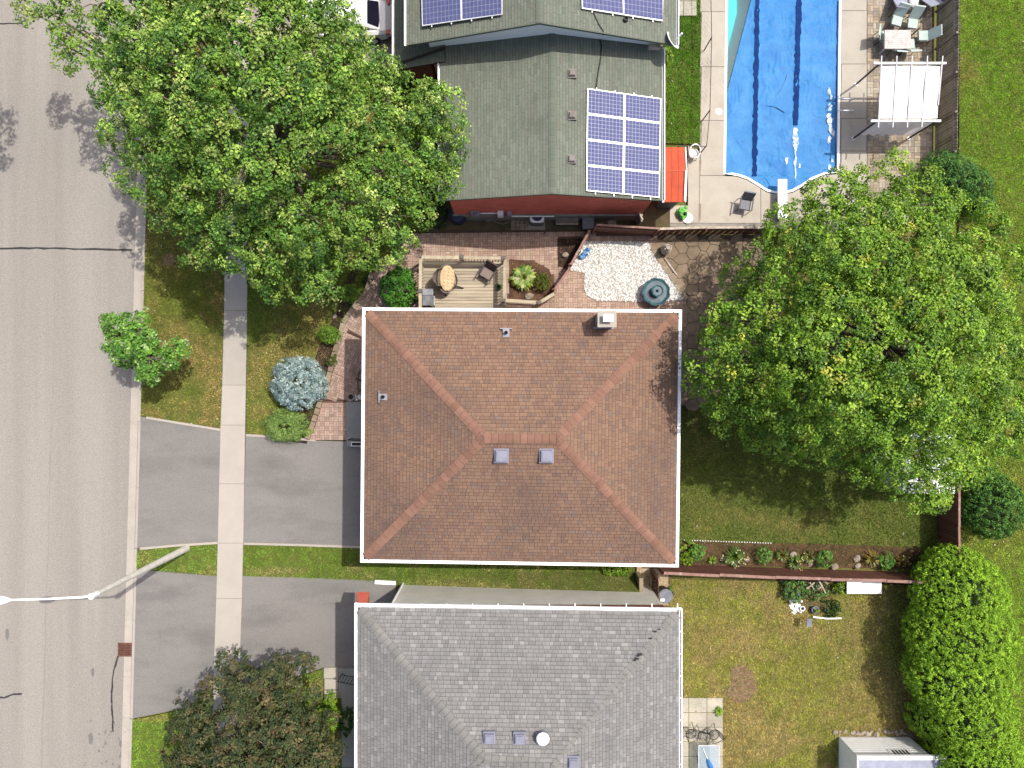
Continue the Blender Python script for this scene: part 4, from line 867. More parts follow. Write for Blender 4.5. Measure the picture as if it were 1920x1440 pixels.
# ------------------------------------------------------------------ fences
def board_fence(name, label, a, b, h, cap='fence_cap', m='fence', step=.145, gap=.012, z=0.0, th=.022, group=None, capw=.1, seg=None, jit=0.0):
    """a, b: ground pixels of the fence line; every board, post, rail and cap length is a piece"""
    a = P(*a, z); b = P(*b, z); d = b - a; L = d.length; d.normalize(); s = Vector((-d.y, d.x, 0)); t = thing(name, label, 'fence', a, 0, group); n = int(L / step)
    for i in range(n):
        p = a + d * (i + .5) * L / n; k = L / n / step; off = s * (.02 if i % 2 else 0) * (1 if jit else 0)
        Mx = Matrix.Identity(4); q = p - d * (step * k - gap) / 2 + off
        board('board', t, m, q, q + d * (step * k - gap), th, h - .05 + random.uniform(-.01, .01))
    ns = seg or max(1, round(L / 2.4))
    for i in range(ns + 1):
        p = a + d * L * i / ns - s * .06; board('post', t, m, p - d * .045, p + d * .045, .09, h - .06)
    for i in range(ns):
        p, q = a + d * L * (i + .004) / ns, a + d * L * (i + .996) / ns; zz = Vector((0, 0, h - .045 + random.uniform(-.015, .015))); w1 = s * random.uniform(-.025, .025)
        if cap: board('cap_rail', t, cap, p + zz + w1, q + zz - w1, capw, .045)
        for hh in (.25, h * .8): board('rail', t, m, p + Vector((0, 0, hh)) - s * .035, q + Vector((0, 0, hh)) - s * .035, .04, .08)
    return t
board_fence('garden_fence', 'long brown board fence along the planted bed', (1230, 1057), (1726, 1074), 1.8, capw=.13, seg=5)
board_fence('garden_fence', 'brown board fence at the back, beside the white shed', (1756, 1046), (1756, 900), 1.8, capw=.1, seg=2)
board_fence('garden_fence', 'closed brown board fence above the white pebbles', (1110, 436), (1222, 443), 1.75, z=PZ * .5, capw=.09)
board_fence('garden_fence', 'gappy brown board fence below the pool', (1224, 441), (1480, 438), 1.55, cap='driftwood', step=.15, gap=.035, capw=.11, jit=1)
board_fence('low_fence', 'low brown fence slanting past the dark bed', (1102, 440), (1067, 503), 1.05, z=PZ, capw=.11, seg=1)
board_fence('low_fence', 'low brown fence slanting between brick path and pebbles', (1066, 508), (1037, 548), .95, z=PZ, capw=.1, seg=1)
board_fence('park_fence', 'weathered grey board fence between pool and park', (1760, -260), (1753, 305), 1.8, cap=None, m='grey_wood', step=.15, gap=.03, seg=8)
# wire fence of the alley
def wire_fence(name, label, pts, h, cat='fence', mesh=.3, z=0.0, lean=0):
    V = [P(x, y, z) for x, y in pts]; t = thing(name, label, cat, V[0])
    for p in V: link('post', MB().tube([p, p + Vector((0, 0, h))], .028, 6), M['dark'], t)
    for a, b in zip(V, V[1:]):
        link('top_rail', MB().tube([a + Vector((0, 0, h)), b + Vector((0, 0, h))], .018, 6), M['dark'], t); L = (b - a).length; n = int(L / mesh); wm = MB(); k = int(h / mesh)
        for i in range(n):
            u = i / n; p = a.lerp(b, u)
            for sgn in (1, -1):
                j = i + sgn * k; r0 = p; 
                if 0 <= j <= n: wm.beam(r0, a.lerp(b, j / n) + Vector((0, 0, h)), .0035, .0035)
        stuff(link('wire_mesh', wm, M['dark'], t))
    return t
wire_fence('wire_fence', 'thin wire fence between dark alley and brick path', [(788, 440), (858, 441), (940, 441), (1020, 440), (1098, 438)], 1.0)
wire_fence('wire_fence', 'dark mesh fence along the pool walk', [(1317, -60), (1320, 95), (1317, 226), (1311, 290)], 1.35)
wire_fence('wire_fence', 'short wire fence joining orange shed and pool walk', [(1262, 290), (1310, 291)], 1.3)

# ------------------------------------------------------------------ deck
DZ = .75; deck = thing('garden_deck', 'sun bleached timber deck with railings beside the brown house', 'deck', P(860, 530, PZ))
dk0, dk1 = P(791, 490, DZ), P(925, 600, DZ); n = 18
for i in range(n):
    y0 = dk0.y + (dk1.y - dk0.y) * i / n; y1 = dk0.y + (dk1.y - dk0.y) * (i + 1) / n
    board('deck_board', deck, 'deck_wood', (dk0.x, (y0 + y1) / 2, DZ - .03), (dk1.x, (y0 + y1) / 2, DZ - .03), abs(y1 - y0) - .016, .03)
link('skirt', MB().box(dk0.x + .03, dk1.y + .02, .1, dk1.x - .03, dk0.y - .03, DZ - .045), M['post_cap'], deck)
st0, st1 = P(926, 490, .52), P(950, 600, .52); n = 20
for i in range(n):
    y0 = st0.y + (st1.y - st0.y) * i / n; y1 = st0.y + (st1.y - st0.y) * (i + 1) / n
    board('step_board', deck, 'deck_wood', (st0.x + .01, (y0 + y1) / 2, .49), (st1.x, (y0 + y1) / 2, .49), abs(y1 - y0) - .016, .03)
link('step_skirt', MB().box(dk1.x + .005, dk1.y + .02, .1, st1.x - .04, dk0.y - .03, .475), M['post_cap'], deck)
def railing(parent, a, b, zb, h=.95, base=None, cap='post_cap'):
    """posts, top rail and each baluster as a piece; a,b pixels at rail height"""
    A0 = P(*a, zb + h); B0_ = P(*b, zb + h); A0.z = B0_.z = zb; d = B0_ - A0; L = d.length; d.normalize()
    up = Vector((0, 0, 1)); n = int(L / .135)
    for i in range(1, n):
        p = A0 + d * L * i / n; board('baluster', parent, 'rail_wood', p + up * .05 - d * .02, p + up * .05 + d * .02, .035, h - .08)
    board('bottom_rail', parent, 'rail_wood', A0 + up * .06, B0_ + up * .06, .05, .05)
    board('top_rail', parent, 'rail_wood', A0 + up * (h - .03), B0_ + up * (h - .03), .15, .04)
def rpost(px, py, zb, h=1.0):
    q = P(px, py, zb + h); s = .05
    piece('rail_post', unit_box('rail_wood'), deck, Matrix(((.1, 0, 0, q.x - .05), (0, .1, 0, q.y), (0, 0, h + (zb - .0), 0.0), (0, 0, 0, 1))))
    piece('post_cap', unit_box('post_cap'), deck, Matrix(((.17, 0, 0, q.x - .085), (0, .17, 0, q.y), (0, 0, .07, zb + h), (0, 0, 0, 1))))
railing(deck, (788, 482), (866, 483), DZ); railing(deck, (866, 483), (946, 484), DZ); railing(deck, (789, 483), (788, 545), DZ); railing(deck, (788, 545), (788, 600), DZ)
railing(deck, (947, 486), (946, 560), .5, 1.05); railing(deck, (947, 563), (1011, 567), .38, .85)
for q in ((787, 480, DZ), (866, 481, DZ), (945, 483, DZ), (788, 545, DZ), (945, 562, .45), (1011, 567, .3)): rpost(*q)
hr = thing('hand_rail', 'short slanting timber handrail at the foot of the deck', 'railing', P(1028, 556, PZ))
a, b = P(1014, 566, 1.15), P(1039, 551, 1.05); board('rail', hr, 'rail_wood', a, b, .16, .05); board('post', hr, 'fence', Vector((b.x - .04, b.y, PZ)), Vector((b.x + .04, b.y, PZ)), .08, .72); board('post', hr, 'fence', Vector((a.x - .04, a.y, PZ)), Vector((a.x + .04, a.y, PZ)), .08, .8)
# lounge chair with tufted cushion
lc = P(838, 524, DZ + .45); lo = thing('lounge_chair', 'grey wicker lounge seat with tan tufted cushion on the deck', 'chair', (lc.x, lc.y, DZ))
def ell_shell(c, ax, bx_, n_, rings, m, name, parent, th=.05):
    mb = MB(); n = 24; V = []; F = []
    for r, h in rings: V += [c + ax * math.cos(2 * math.pi * k / n) * r + bx_ * math.sin(2 * math.pi * k / n) * r + n_ * h for k in range(n)]
    for i in range(len(rings) - 1): F += [(i * n + k, i * n + (k + 1) % n, (i + 1) * n + (k + 1) % n, (i + 1) * n + k) for k in range(n)]
    F.append(tuple(range((len(rings) - 1) * n, len(rings) * n))); F.append(tuple(range(n - 1, -1, -1)))
    return link(name, mb.add(V, F), m, parent)
tl = Vector((.55, .08, .83)).normalized(); ay = Vector((.05, 1, 0)).normalized(); ax_ = ay.cross(tl).normalized()
cc = Vector((lc.x + .02, lc.y, DZ + .72))
ell_shell(cc - tl * .1, ax_ * .46, ay * .66, tl, [(.35, -.34), (.7, -.28), (.95, -.1), (1.05, .06), (.98, .05)], M['wicker'], 'shell', lo)
cu = ell_shell(cc, ax_ * .40, ay * .62, tl, [(.85, -.06), (1.0, 0), (.97, .07), (.85, .11), (.5, .10), (.2, .09)], M['tan'], 'cushion', lo)
tf = MB()
for i in range(-3, 4):
    for j in (-1, 0, 1):
        if (i / 3.6) ** 2 + (j / 1.7) ** 2 < 1:
            q = cc + ay * i * .17 + ax_ * j * .22 + tl * .115; tf.blob(q, .085, .075, .03, None, .05, 8, 5)
link('tufts', tf, M['tan'], cu)
hoodc = cc + Vector((-.35, .1, .25))
hm = MB(); n = 14; V = []
for r in range(5):
    for k in range(n):
        a = -math.pi * .45 + math.pi * .9 * k / (n - 1); rr = .58 + .06 * math.sin(k * 2.1 + r); V.append(cc + Vector((-.12 - .5 * math.cos(a) * (.35 + r * .17), rr * math.sin(a) * (1 - r * .06), -.35 + r * .19 + .02 * math.sin(3 * k))))
F = [(r * n + k, r * n + k + 1, r * n + n + k + 1, r * n + n + k) for r in range(4) for k in range(n - 1)]
link('backrest', MB().add(V, F), M['wicker'], lo)
link('base_ring', MB().tube([Vector((lc.x + .45 * math.cos(t), lc.y + .5 * math.sin(t), DZ + .03)) for t in (2 * math.pi * k / 16 for k in range(17))], .03, 6), M['dark'], lo)
link('leg', MB().tube([(lc.x + .1, lc.y - .2, DZ + .4), (lc.x + .75, lc.y - .36, DZ + .03)], .035, 6), M['dark'], lo); link('leg', MB().tube([(lc.x - .1, lc.y + .1, DZ + .4), (lc.x - .5, lc.y + .35, DZ + .03)], .035, 6), M['dark'], lo); link('leg', MB().tube([(lc.x, lc.y - .1, DZ + .4), (lc.x - .1, lc.y - .75, DZ + .03)], .035, 6), M['dark'], lo)
def arm_chair(name, label, loc, rz, fab, cush, frame, group=None, w=.56, back=.55, tilt=.25, arms=True):
    """local space: faces -y"""
    t = thing(name, label, 'chair', loc, rz, group); h = w / 2
    link('seat', MB().box(-h + .03, -.25, .36, h - .03, .25, .42), M[fab], t, True)
    link('seat_cushion', MB().box(-h + .05, -.24, .42, h - .05, .2, .47), M[cush], t, True)
    link('backrest', MB().add([(-h + .02, .2, .38), (h - .02, .2, .38), (h - .02, .26, .38), (-h + .02, .26, .38), (-h + .02, .2 + back * tilt * 1.6, .38 + back), (h - .02, .2 + back * tilt * 1.6, .38 + back), (h - .02, .26 + back * tilt * 1.6, .38 + back), (-h + .02, .26 + back * tilt * 1.6, .38 + back)],
        [(3, 2, 1, 0), (4, 5, 6, 7), (0, 1, 5, 4), (1, 2, 6, 5), (2, 3, 7, 6), (3, 0, 4, 7)]), M[fab], t, True)
    for sx in (-1, 1):
        link('leg', MB().tube([(sx * h, -.27, 0), (sx * h, -.25, .6)], .018, 6), M[frame], t, True); link('leg', MB().tube([(sx * h, .34, 0), (sx * h, .22, .62)], .018, 6), M[frame], t, True)
        if arms: link('armrest', MB().box(sx * h - .03, -.3, .6, sx * h + .03, .3, .63), M[frame], t, True)
    return t
arm_chair('deck_chair', 'brown fabric armchair turned askew on the deck', P(914, 515, DZ), math.radians(-32), 'brownfab', 'brownfab2', 'dark', None, .62, .62)
g0 = P(806, 565, DZ); gq = thing('barbecue', 'grey steel barbecue at the house end of the deck', 'barbecue', g0)
link('cart', MB().box(g0.x - .25, g0.y - .45, DZ, g0.x + .25, g0.y + .3, DZ + .7), M['dark'], gq)
link('lid', MB().add([(g0.x - .28, g0.y - .35, DZ + .72), (g0.x + .26, g0.y - .35, DZ + .72), (g0.x + .26, g0.y + .2, DZ + .72), (g0.x - .28, g0.y + .2, DZ + .72), (g0.x - .24, g0.y - .3, DZ + .95), (g0.x + .1, g0.y - .3, DZ + .98), (g0.x + .1, g0.y + .15, DZ + .98), (g0.x - .24, g0.y + .15, DZ + .95)],
    [(4, 5, 6, 7), (0, 1, 5, 4), (1, 2, 6, 5), (2, 3, 7, 6), (3, 0, 4, 7)]), M['grill'], gq)
link('side_shelf', MB().box(g0.x - .26, g0.y + .21, DZ + .7, g0.x + .24, g0.y + .5, DZ + .74), M['grill'], gq)
link('handle', MB().tube([(g0.x + .3, g0.y - .3, DZ + .85), (g0.x + .3, g0.y + .15, DZ + .85)], .015, 6), M['alu'], gq)
for k in range(3): link('knob', MB().lathe([(.03, 0), (.025, .03)], (g0.x + .27, g0.y - .25 + k * .16, DZ + .71), 8), M['black'], gq)

# ------------------------------------------------------------------ alley behind the red wall
struct('alley', MB().prism(poly([(800, 385), (1256, 375), (1256, 440), (800, 438)]), -.12, -.004), M['dirt'], 'dirt alley under the red wall')
p = P(860, 408); t = thing('water_barrel', 'dark blue plastic barrel under the red wall', 'barrel', p)
link('drum', MB().lathe([(.36, 0), (.4, .1), (.42, .45), (.4, .8), (.36, .88), (.1, .9)], p, 24), M['navy'], t); link('lid', MB().lathe([(.33, .88), (.33, .92), (.28, .93), (.05, .915)], p, 24), M['navy'], t); link('bung', MB().lathe([(.07, .91), (.07, .95), (.03, .95)], p + Vector((-.05, .12, 0)), 12), M['slate'], t)
p = P(885, 405); t = thing('plastic_jug', 'small navy jug beside the blue barrel', 'jug', p); link('body', MB().lathe([(.12, 0), (.13, .2), (.05, .28), (.05, .33)], p, 12), M['navy'], t); link('cap', MB().lathe([(.055, .33), (.05, .36)], p, 10), M['white'], t)
p = P(898, 405); t = thing('clay_bowl', 'olive clay bowl between jug and hose coil', 'bowl', p); link('bowl', MB().lathe([(.12, 0), (.22, .14), (.2, .15), (.1, .06)], p, 18), M['dirt'], t); link('rim', MB().lathe([(.22, .14), (.225, .165), (.2, .165)], p, 18), M['grey_wood'], t)
p = P(916, 405, .03); t = thing('garden_hose', 'coiled pale garden hose under the service boxes', 'hose', p)
link('coil', MB().tube([p + Vector(((.27 - .012 * (k // 20)) * math.cos(k * .314), (.27 - .012 * (k // 20)) * math.sin(k * .314), .02 + .035 * (k / 20))) for k in range(64)], .022, 6), M['hose'], t)
link('loose_end', MB().tube([p + Vector((.1, .1, .02)), p + Vector((-.05, -.08, .03)), p + Vector((.2, -.25, .01)), p + Vector((.7, -.4, .01)), p + Vector((1.0, -.3, .01))], .02, 6), M['hose'], t)
p = P(936, 402); t = thing('pipe_cap', 'round white drain cap beside the hose coil', 'drain cap', p); link('ring', MB().lathe([(.13, 0), (.13, .25), (.08, .26), (.08, .2)], p, 18), M['offwhite'], t); link('plug', MB().lathe([(.05, .2), (.05, .27), (.02, .28)], p, 12), M['offwhite'], t)
ps = thing('stepping_stones', 'patch of old grey stone slabs beside the air conditioner', 'stones', P(974, 412))
for i in range(4):
    for j in range(6):
        q = P(962 + i * 8.5, 398 + j * 6.2); board('stone_slab', ps, 'stone', q + Vector((-.1, 0, 0)), q + Vector((.1, 0, 0)), .15, .05 + random.uniform(0, .02))
p = P(1006, 412); t = thing('air_conditioner', 'square air conditioner with dark fan in the alley', 'air conditioner', p); c_ = []
for k in range(24):
    a = 2 * math.pi * k / 24; f = (abs(math.cos(a)) ** 6 + abs(math.sin(a)) ** 6) ** (-1 / 6); c_.append((p.x + .33 * f * math.cos(a), p.y + .33 * f * math.sin(a)))
link('casing', MB().prism(c_, .05, .82), M['slate'], t); link('top_cover', MB().prism([(p.x + (x - p.x) * 1.03, p.y + (y - p.y) * 1.03) for x, y in c_], .82, .86), M['offwhite'], t)
link('fan_well', MB().lathe([(.27, .862), (.02, .864)], p, 24), M['navy'], t); fg = MB()
for k in range(5): fg.tube([p + Vector((.05 * (k + 1) * math.cos(a), .05 * (k + 1) * math.sin(a), .872)) for a in (2 * math.pi * i / 20 for i in range(21))], .005, 4)
link('guard', fg, M['dark'], t); link('pad', MB().box(p.x - .42, p.y - .52, 0, p.x + .42, p.y + .42, .05), M['found'], t)
p = P(1062, 409); t = thing('slatted_bench', 'grey slatted timber bench in the alley', 'bench', p)
for k in range(7): board('slat', t, 'grey_wood', p + Vector((-.55, -.38 + k * .12, .42)), p + Vector((.55, -.38 + k * .12, .42)), .1, .03)
for k in range(3): board('back_slat', t, 'grey_wood', p + Vector((-.55, .44 + k * .03, .52 + k * .13)), p + Vector((.55, .44 + k * .03, .52 + k * .13)), .03, .1)
for sx in (-.5, .5):
    for sy in (-.33, .4): board('leg', t, 'grey_wood', p + Vector((sx - .03, sy, 0)), p + Vector((sx + .03, sy, 0)), .06, .42 if sy < 0 else .85)
p = P(1100, 424); t = thing('storage_bin', 'blue bin tucked behind the brown fence corner', 'bin', p)
link('tub', MB().add([(p.x - .2, p.y - .2, 0), (p.x + .2, p.y - .2, 0), (p.x + .2, p.y + .2, 0), (p.x - .2, p.y + .2, 0), (p.x - .25, p.y - .25, .6), (p.x + .25, p.y - .25, .6), (p.x + .25, p.y + .25, .6), (p.x - .25, p.y + .25, .6)], [(3, 2, 1, 0), (0, 1, 5, 4), (1, 2, 6, 5), (2, 3, 7, 6), (3, 0, 4, 7)]), M['navy'], t); link('lid', MB().box(p.x - .27, p.y - .27, .6, p.x + .27, p.y + .27, .65), M['slate'], t)
board_fence('side_fence', 'short weathered grey fence across the alley end', (1180, 392), (1196, 424), 1.4, cap='driftwood', m='grey_wood', seg=1, capw=.08)
p = P(1145, 412); t = thing('timber_stack', 'stack of dark boards on the alley floor by the grey fence', 'boards', p)
for k in range(4): board('plank', t, 'grey_wood', p + Vector((-.1 + k * .1, -.5, 0)), p + Vector((-.1 + k * .1, .45, 0)), .085, .05 + .03 * k)
# ------------------------------------------------------------------ orange roofed shed, toys, chairs by the pool
s0, s1 = P(1246, 378, 2.3), P(1284, 275, 2.3); ym = P(0, 320, 2.5).y; t = thing('orange_shed', 'small shed with orange sheet roof against the green roofed house', 'shed', ((s0.x + s1.x) / 2, ym, 0))
link('wall', MB().box(s0.x + .05, s0.y + .25, 0, s1.x - .05, s1.y - .05, 2.12), M['slate'], t)
for k in range(3):
    xa = s0.x + (s1.x - s0.x) * k / 3 + .006; xb = s0.x + (s1.x - s0.x) * (k + 1) / 3 - .006
    for ya, za, yb_, zb in ((s0.y, 2.22, ym - .004, 2.46), (ym + .004, 2.46, s1.y, 2.22)):
        link('roof_sheet', MB().add([(xa, ya, za), (xb, ya, za - .0), (xb, yb_, zb), (xa, yb_, zb), (xa, ya, za - .04), (xb, ya, za - .04), (xb, yb_, zb - .04), (xa, yb_, zb - .04)], [(0, 1, 2, 3), (7, 6, 5, 4), (0, 4, 5, 1), (1, 5, 6, 2), (2, 6, 7, 3), (3, 7, 4, 0)]), M['orange'], t)
link('ridge_strip', MB().box(s0.x, ym - .03, 2.462, s1.x, ym + .03, 2.475), M['orange'], t)
link('white_trim', MB().beam((s1.x + .05, s0.y, 2.2), (s1.x + .05, ym, 2.44), .05, .08).beam((s1.x + .05, ym, 2.44), (s1.x + .05, s1.y, 2.2), .05, .08), M['white'], t); link('downpipe', MB().tube([(s1.x - .02, s0.y + .05, 2.3), (s1.x - .02, ym, 2.52)], .03, 6), M['white'], t)
link('white_trim', MB().beam((s0.x - .06, s0.y - .03, 2.26), (s0.x - .06, ym + .6, 2.5), .09, .06), M['white'], t)
p = P(1297, 293); t = thing('plastic_chair', 'white plastic chair beside the orange shed', 'chair', p)
link('seat', MB().lathe([(.22, .4), (.24, .43), (.2, .44), (.02, .42)], p, 18), M['offwhite'], t)
link('backrest', MB().tube([p + Vector((.26 * math.cos(a), .30 * math.sin(a) + .05, .62 + .1 * math.sin(a))) for a in (math.radians(d) for d in range(-70, 200, 15))], .035, 6), M['white'], t)
for sx, sy in ((.18, .18), (-.18, .18), (.18, -.18), (-.18, -.18)): link('leg', MB().tube([p + Vector((sx * .8, sy * .8, .42)), p + Vector((sx * 1.2, sy * 1.2, 0))], .02, 6), M['white'], t)
p = P(1279, 402); t = thing('garden_toy', 'lime green plastic toy with white tray below the orange shed', 'toy', p)
link('body', MB().blob((p.x - .05, p.y + .02, .22), .22, .32, .22, None, .2, 12, 8, .4), M['lime'], t); link('head', MB().blob((p.x + .12, p.y + .28, .28), .09, .09, .09, None, .1, 10, 7), M['lime'], t); link('saddle', MB().blob((p.x + .05, p.y - .05, .38), .1, .1, .08, None, .1, 8, 6), M['black'], t); link('tray', MB().lathe([(.2, 0), (.26, .1), (.22, .1), (.05, .05)], (p.x + .25, p.y - .2, 0), 18), M['white'], t)
arm_chair('pool_chair', 'grey fabric armchair standing below the diving board end', P(1392, 388, .04), math.radians(-10), 'slate', 'slate', 'dark', None, .6, .6)

# ------------------------------------------------------------------ pool
XL = [(-260, 1420), (-100, 1412), (0, 1410), (31, 1403), (103, 1384), (194, 1362), (326, 1359), (329, 1385), (335, 1402), (346, 1420), (357, 1437), (361, 1452)]
XR = [(-260, 1577), (0, 1575), (322, 1571), (326, 1545), (335, 1522), (348, 1503), (358, 1485), (361, 1470)]
PO = [(1364, -250), (1362, 0), (1358, 326), (1372, 326.5), (1385, 329), (1402, 335), (1420, 346), (1437, 357), (1452, 361), (1470, 361), (1485, 358), (1503, 348), (1522, 335), (1545, 326), (1571, 323), (1575, 0), (1577, -250)]
pp = [Vector((*P2(x, y), 0)) for x, y in PO]; n = len(pp)
bs = MB().add([(p.x, p.y, .03) for p in pp] + [(p.x, p.y, -1.05) for p in pp], [(i, (i + 1) % n, n + (i + 1) % n, n + i) for i in range(n)] + [tuple(range(n, 2 * n))])
pool = struct('swimming_pool', bs, M['poolwall'], 'swimming pool basin')
link('water', MB().add([(p.x, p.y, -.14) for p in pp], [tuple(range(n))]), M['water'], pool)
rim = MB(); ctr = Vector((sum(p.x for p in pp) / n, sum(p.y for p in pp) / n, 0))
for i in range(1, n - 1):
    d = (pp[i + 1] - pp[i - 1]).normalized(); s = Vector((-d.y, d.x, 0)); rim.v += [tuple(pp[i] + s * .06 + Vector((0, 0, .05))), tuple(pp[i] - s * .05 + Vector((0, 0, .05))), tuple(pp[i] + s * .06 - Vector((0, 0, .06))), tuple(pp[i] - s * .05 - Vector((0, 0, .06)))]; rim.c += [(.5,) * 3] * 4
for i in range(n - 3): rim.f += [(4 * i, 4 * i + 1, 4 * i + 5, 4 * i + 4), (4 * i, 4 * i + 4, 4 * i + 6, 4 * i + 2), (4 * i + 1, 4 * i + 3, 4 * i + 7, 4 * i + 5)]
link('coping_edge', rim, M['white'], pool)
rows = np.concatenate([np.linspace(-250, 322, 190), np.linspace(324, 361, 24)]); NC = 90; V = []
for yy in rows:
    xl, xr_ = np.interp(yy, [a for a, b in XL], [b for a, b in XL]), np.interp(yy, [a for a, b in XR], [b for a, b in XR])
    for k in range(NC):
        px = xl + (xr_ - xl) * k / (NC - 1); V.append(P2(px, yy))
V = np.array(V); X, Y = V[:, 0], V[:, 1]
pxs = X * 38.0857 + 960; ridge = np.abs(((vnoise(X * 1.0 + .25 * Y, Y, .5, 21) - .5) * 2)); wr = (1 - ridge) ** 6 * .05
band = ((pxs > 1425) & (pxs < 1490)) | (pxs > 1505)
Zc = -.105 + .02 * vnoise(X, Y, .8, 3) + 0.018 * np.sin((Y + .6 * vnoise(X, Y, .5, 8)) * 48) * vnoise(X, Y, .5, 9) * band + wr * .5 + .012 * np.sin((X + .5 * vnoise(X, Y, .7, 5)) * 34) * (vnoise(X, Y, .9, 6) > .5)
for cx_ in (1418, 1495): Zc += .035 * np.exp(-((pxs - cx_) / 7) ** 2)
nr = len(rows); F = np.array([(j * NC + i, j * NC + NC + i, j * NC + NC + 1 + i, j * NC + 1 + i) for j in range(nr - 1) for i in range(NC - 1)])
cov = tag(link('pool_cover', np_mesh('pool_cover', np.column_stack([X, Y, Zc]), F, None, True), M['cover']), 'wrinkled blue bubble cover spread over most of the pool', 'pool cover')
def cover_z(px, py):
    q = P(px, py); i = int(np.argmin((X - q.x) ** 2 + (Y - q.y) ** 2)); return Zc[i]
def cover_ribbon(pts, wds, name, m, dz):
    L = []; Fs = []
    for (px, py), wd in zip(pts, wds):
        for s in (-1, 1): q = P(px + s * wd / 2, py); L.append((q.x, q.y, cover_z(px + s * wd / 2, py) + dz))
    for i in range(len(pts) - 1): Fs.append((2 * i, 2 * i + 2, 2 * i + 3, 2 * i + 1))
    return link(name, MB().add(L, Fs), M[m], cov)
ys_ = list(range(-240, 335, 6)); cover_ribbon([(1421 - max(0, yy) * .018 + random.uniform(-.8, .8), yy) for yy in ys_], [random.uniform(6, 11) for _ in ys_], 'seam', 'seam', .03)
cover_ribbon([(1499 - max(0, yy) * .028 + random.uniform(-.8, .8), yy) for yy in range(-240, 240, 6)], [random.uniform(7.5, 12) for _ in range(-240, 240, 6)], 'seam', 'seam', .03)
cover_ribbon([(1492 + random.uniform(-1, 1), yy) for yy in range(238, 340, 5)], [w_ * random.uniform(.6, 1.2) for w_ in ([6, 8, 10, 11, 12, 13, 12, 10, 8, 4, 3, 2, 4, 5, 4, 3, 3, 2, 2, 1, 1])], 'glare_patch', 'glare', .02)  # painted white reflection beside the seam
for (cx_, cy_, rr) in ((1556, 170, 5), (1560, 182, 4), (1558, 200, 6), (1557, 222, 7), (1559, 238, 6), (1556, 262, 6), (1563, 250, 4), (1562, 300, 4), (1557, 312, 4), (1476, 300, 4), (1500, 310, 3)):  # more painted reflections, mostly along the far edge
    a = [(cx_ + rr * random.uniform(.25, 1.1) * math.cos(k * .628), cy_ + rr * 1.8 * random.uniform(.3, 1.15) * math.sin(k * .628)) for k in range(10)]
    link('glare_patch', MB().add([(*P2(x_, y_), cover_z(x_, y_) + .03) for x_, y_ in a], [tuple(range(9, -1, -1))]), M['glare'], cov)
fold = [(1438, 197), (1460, 175), (1474, 150), (1477, 135), (1476, 190), (1478, 205), (1472, 210), (1455, 200)]
link('fold', MB().add([(*P2(x_, y_), cover_z(x_, y_) + .035) for x_, y_ in fold], [tuple(range(7, -1, -1))]), M['cover'], cov)
cover_ribbon([(1411 - (yy) * .26, yy) for yy in range(-4, 196, 8)], [4.5] * 25, 'hem', 'cover', .03)
pd = struct('pool_terrace', MB().prism(poly([(1316, -260), (1361, -260), (1356, 326), (1356, 364), (1580, 364), (1574, 323), (1580, -260), (1640, -260), (1640, 440), (1256, 425), (1256, 385), (1290, 385), (1290, 272), (1312, 290)]), -.12, .012), M['found'], 'concrete pool terrace')
SL = [[(1316, a + .5), (1360.5, a + .5), (1359.5, b - .5), (1313, b - .5)] for a, b in ((-150, -80), (-80, 22), (22, 125), (125, 226), (226, 329))]
SL += [[(1578, a + .5), (1625, a + .5), (1624, b - .5), (1577, b - .5)] for a, b in ((-150, -60), (-60, 20), (20, 120), (120, 222), (222, 283), (283, 323))]
SL += [[(1312, 330), (1357, 330), (1380, 331), (1399, 337), (1418, 348), (1426, 353), (1426, 418), (1311, 418)], [(1427, 354), (1436, 360), (1450, 364), (1472, 364), (1487, 361), (1505, 351), (1524, 338), (1527, 337), (1527, 419), (1427, 418)], [(1528, 336), (1545, 329), (1574, 326), (1625, 326), (1625, 424), (1528, 420)],
       [(1290, 272), (1311.5, 292), (1310, 418), (1256, 418), (1256, 386), (1290, 386)]]
for q in SL: link('terrace_slab', MB().prism(poly(q, .04), .008, .04), M['deckc'], pd)
for q in ([(1311.2, 300), (1315, 300), (1314, 318), (1311, 318)], [(1311, 382), (1315, 382), (1314, 412), (1311, 412)]): link('drain_grating', MB().prism(poly(q, .045), .03, .048), M['stone'], pd)
paver_field('pool_paving', [(1627, -150), (1752, -150), (1750, 420), (1627, 420)], .035, [A(196, 180, 154), A(184, 166, 142), A(174, 162, 146), A(198, 188, 170), A(164, 152, 136)], [4, 3, 3, 2, 2], .29, 0.0, 'tan stone paving behind the pool')
struct('garden_slabs', MB().prism(poly([(1270, -150), (1306, -150), (1306, 29), (1270, 29)], .03), .005, .02), M['soil'], 'pale slabs by the green roofed house')
for k in range(6):
    for a, b in ((1270, 1281), (1282, 1306)): link('slab', MB().prism(poly([(a, 29 - k * 28), (b, 29 - k * 28), (b, 2 - k * 28), (a, 2 - k * 28)], .05), .02, .05), M['slab'], bpy.data.objects['garden_slabs'])
p = P(1347, 210); tag(link('skimmer_lid', MB().lathe([(.17, .035), (.17, .055), (.14, .06), (.02, .058)], p, 24), M['white']), 'round white skimmer lid set in the pool terrace', 'lid')
db = thing('diving_board', 'white diving board reaching over the pool end', 'diving board', P(1467, 400, .04))
a, b = P(1467, 410, .5), P(1467, 336, .5); link('plank', MB().box(a.x - .22, a.y, .46, a.x + .22, b.y, .52), M['white'], db); link('stand', MB().box(a.x - .16, a.y + .1, .03, a.x + .16, a.y + .5, .46), M['slate'], db); link('fulcrum', MB().tube([(a.x - .24, a.y + 1.0, .43), (a.x + .24, a.y + 1.0, .43)], .035, 8), M['galv'], db); link('fulcrum_post', MB().box(a.x - .2, a.y + .96, .03, a.x + .2, a.y + 1.04, .4), M['galv'], db)
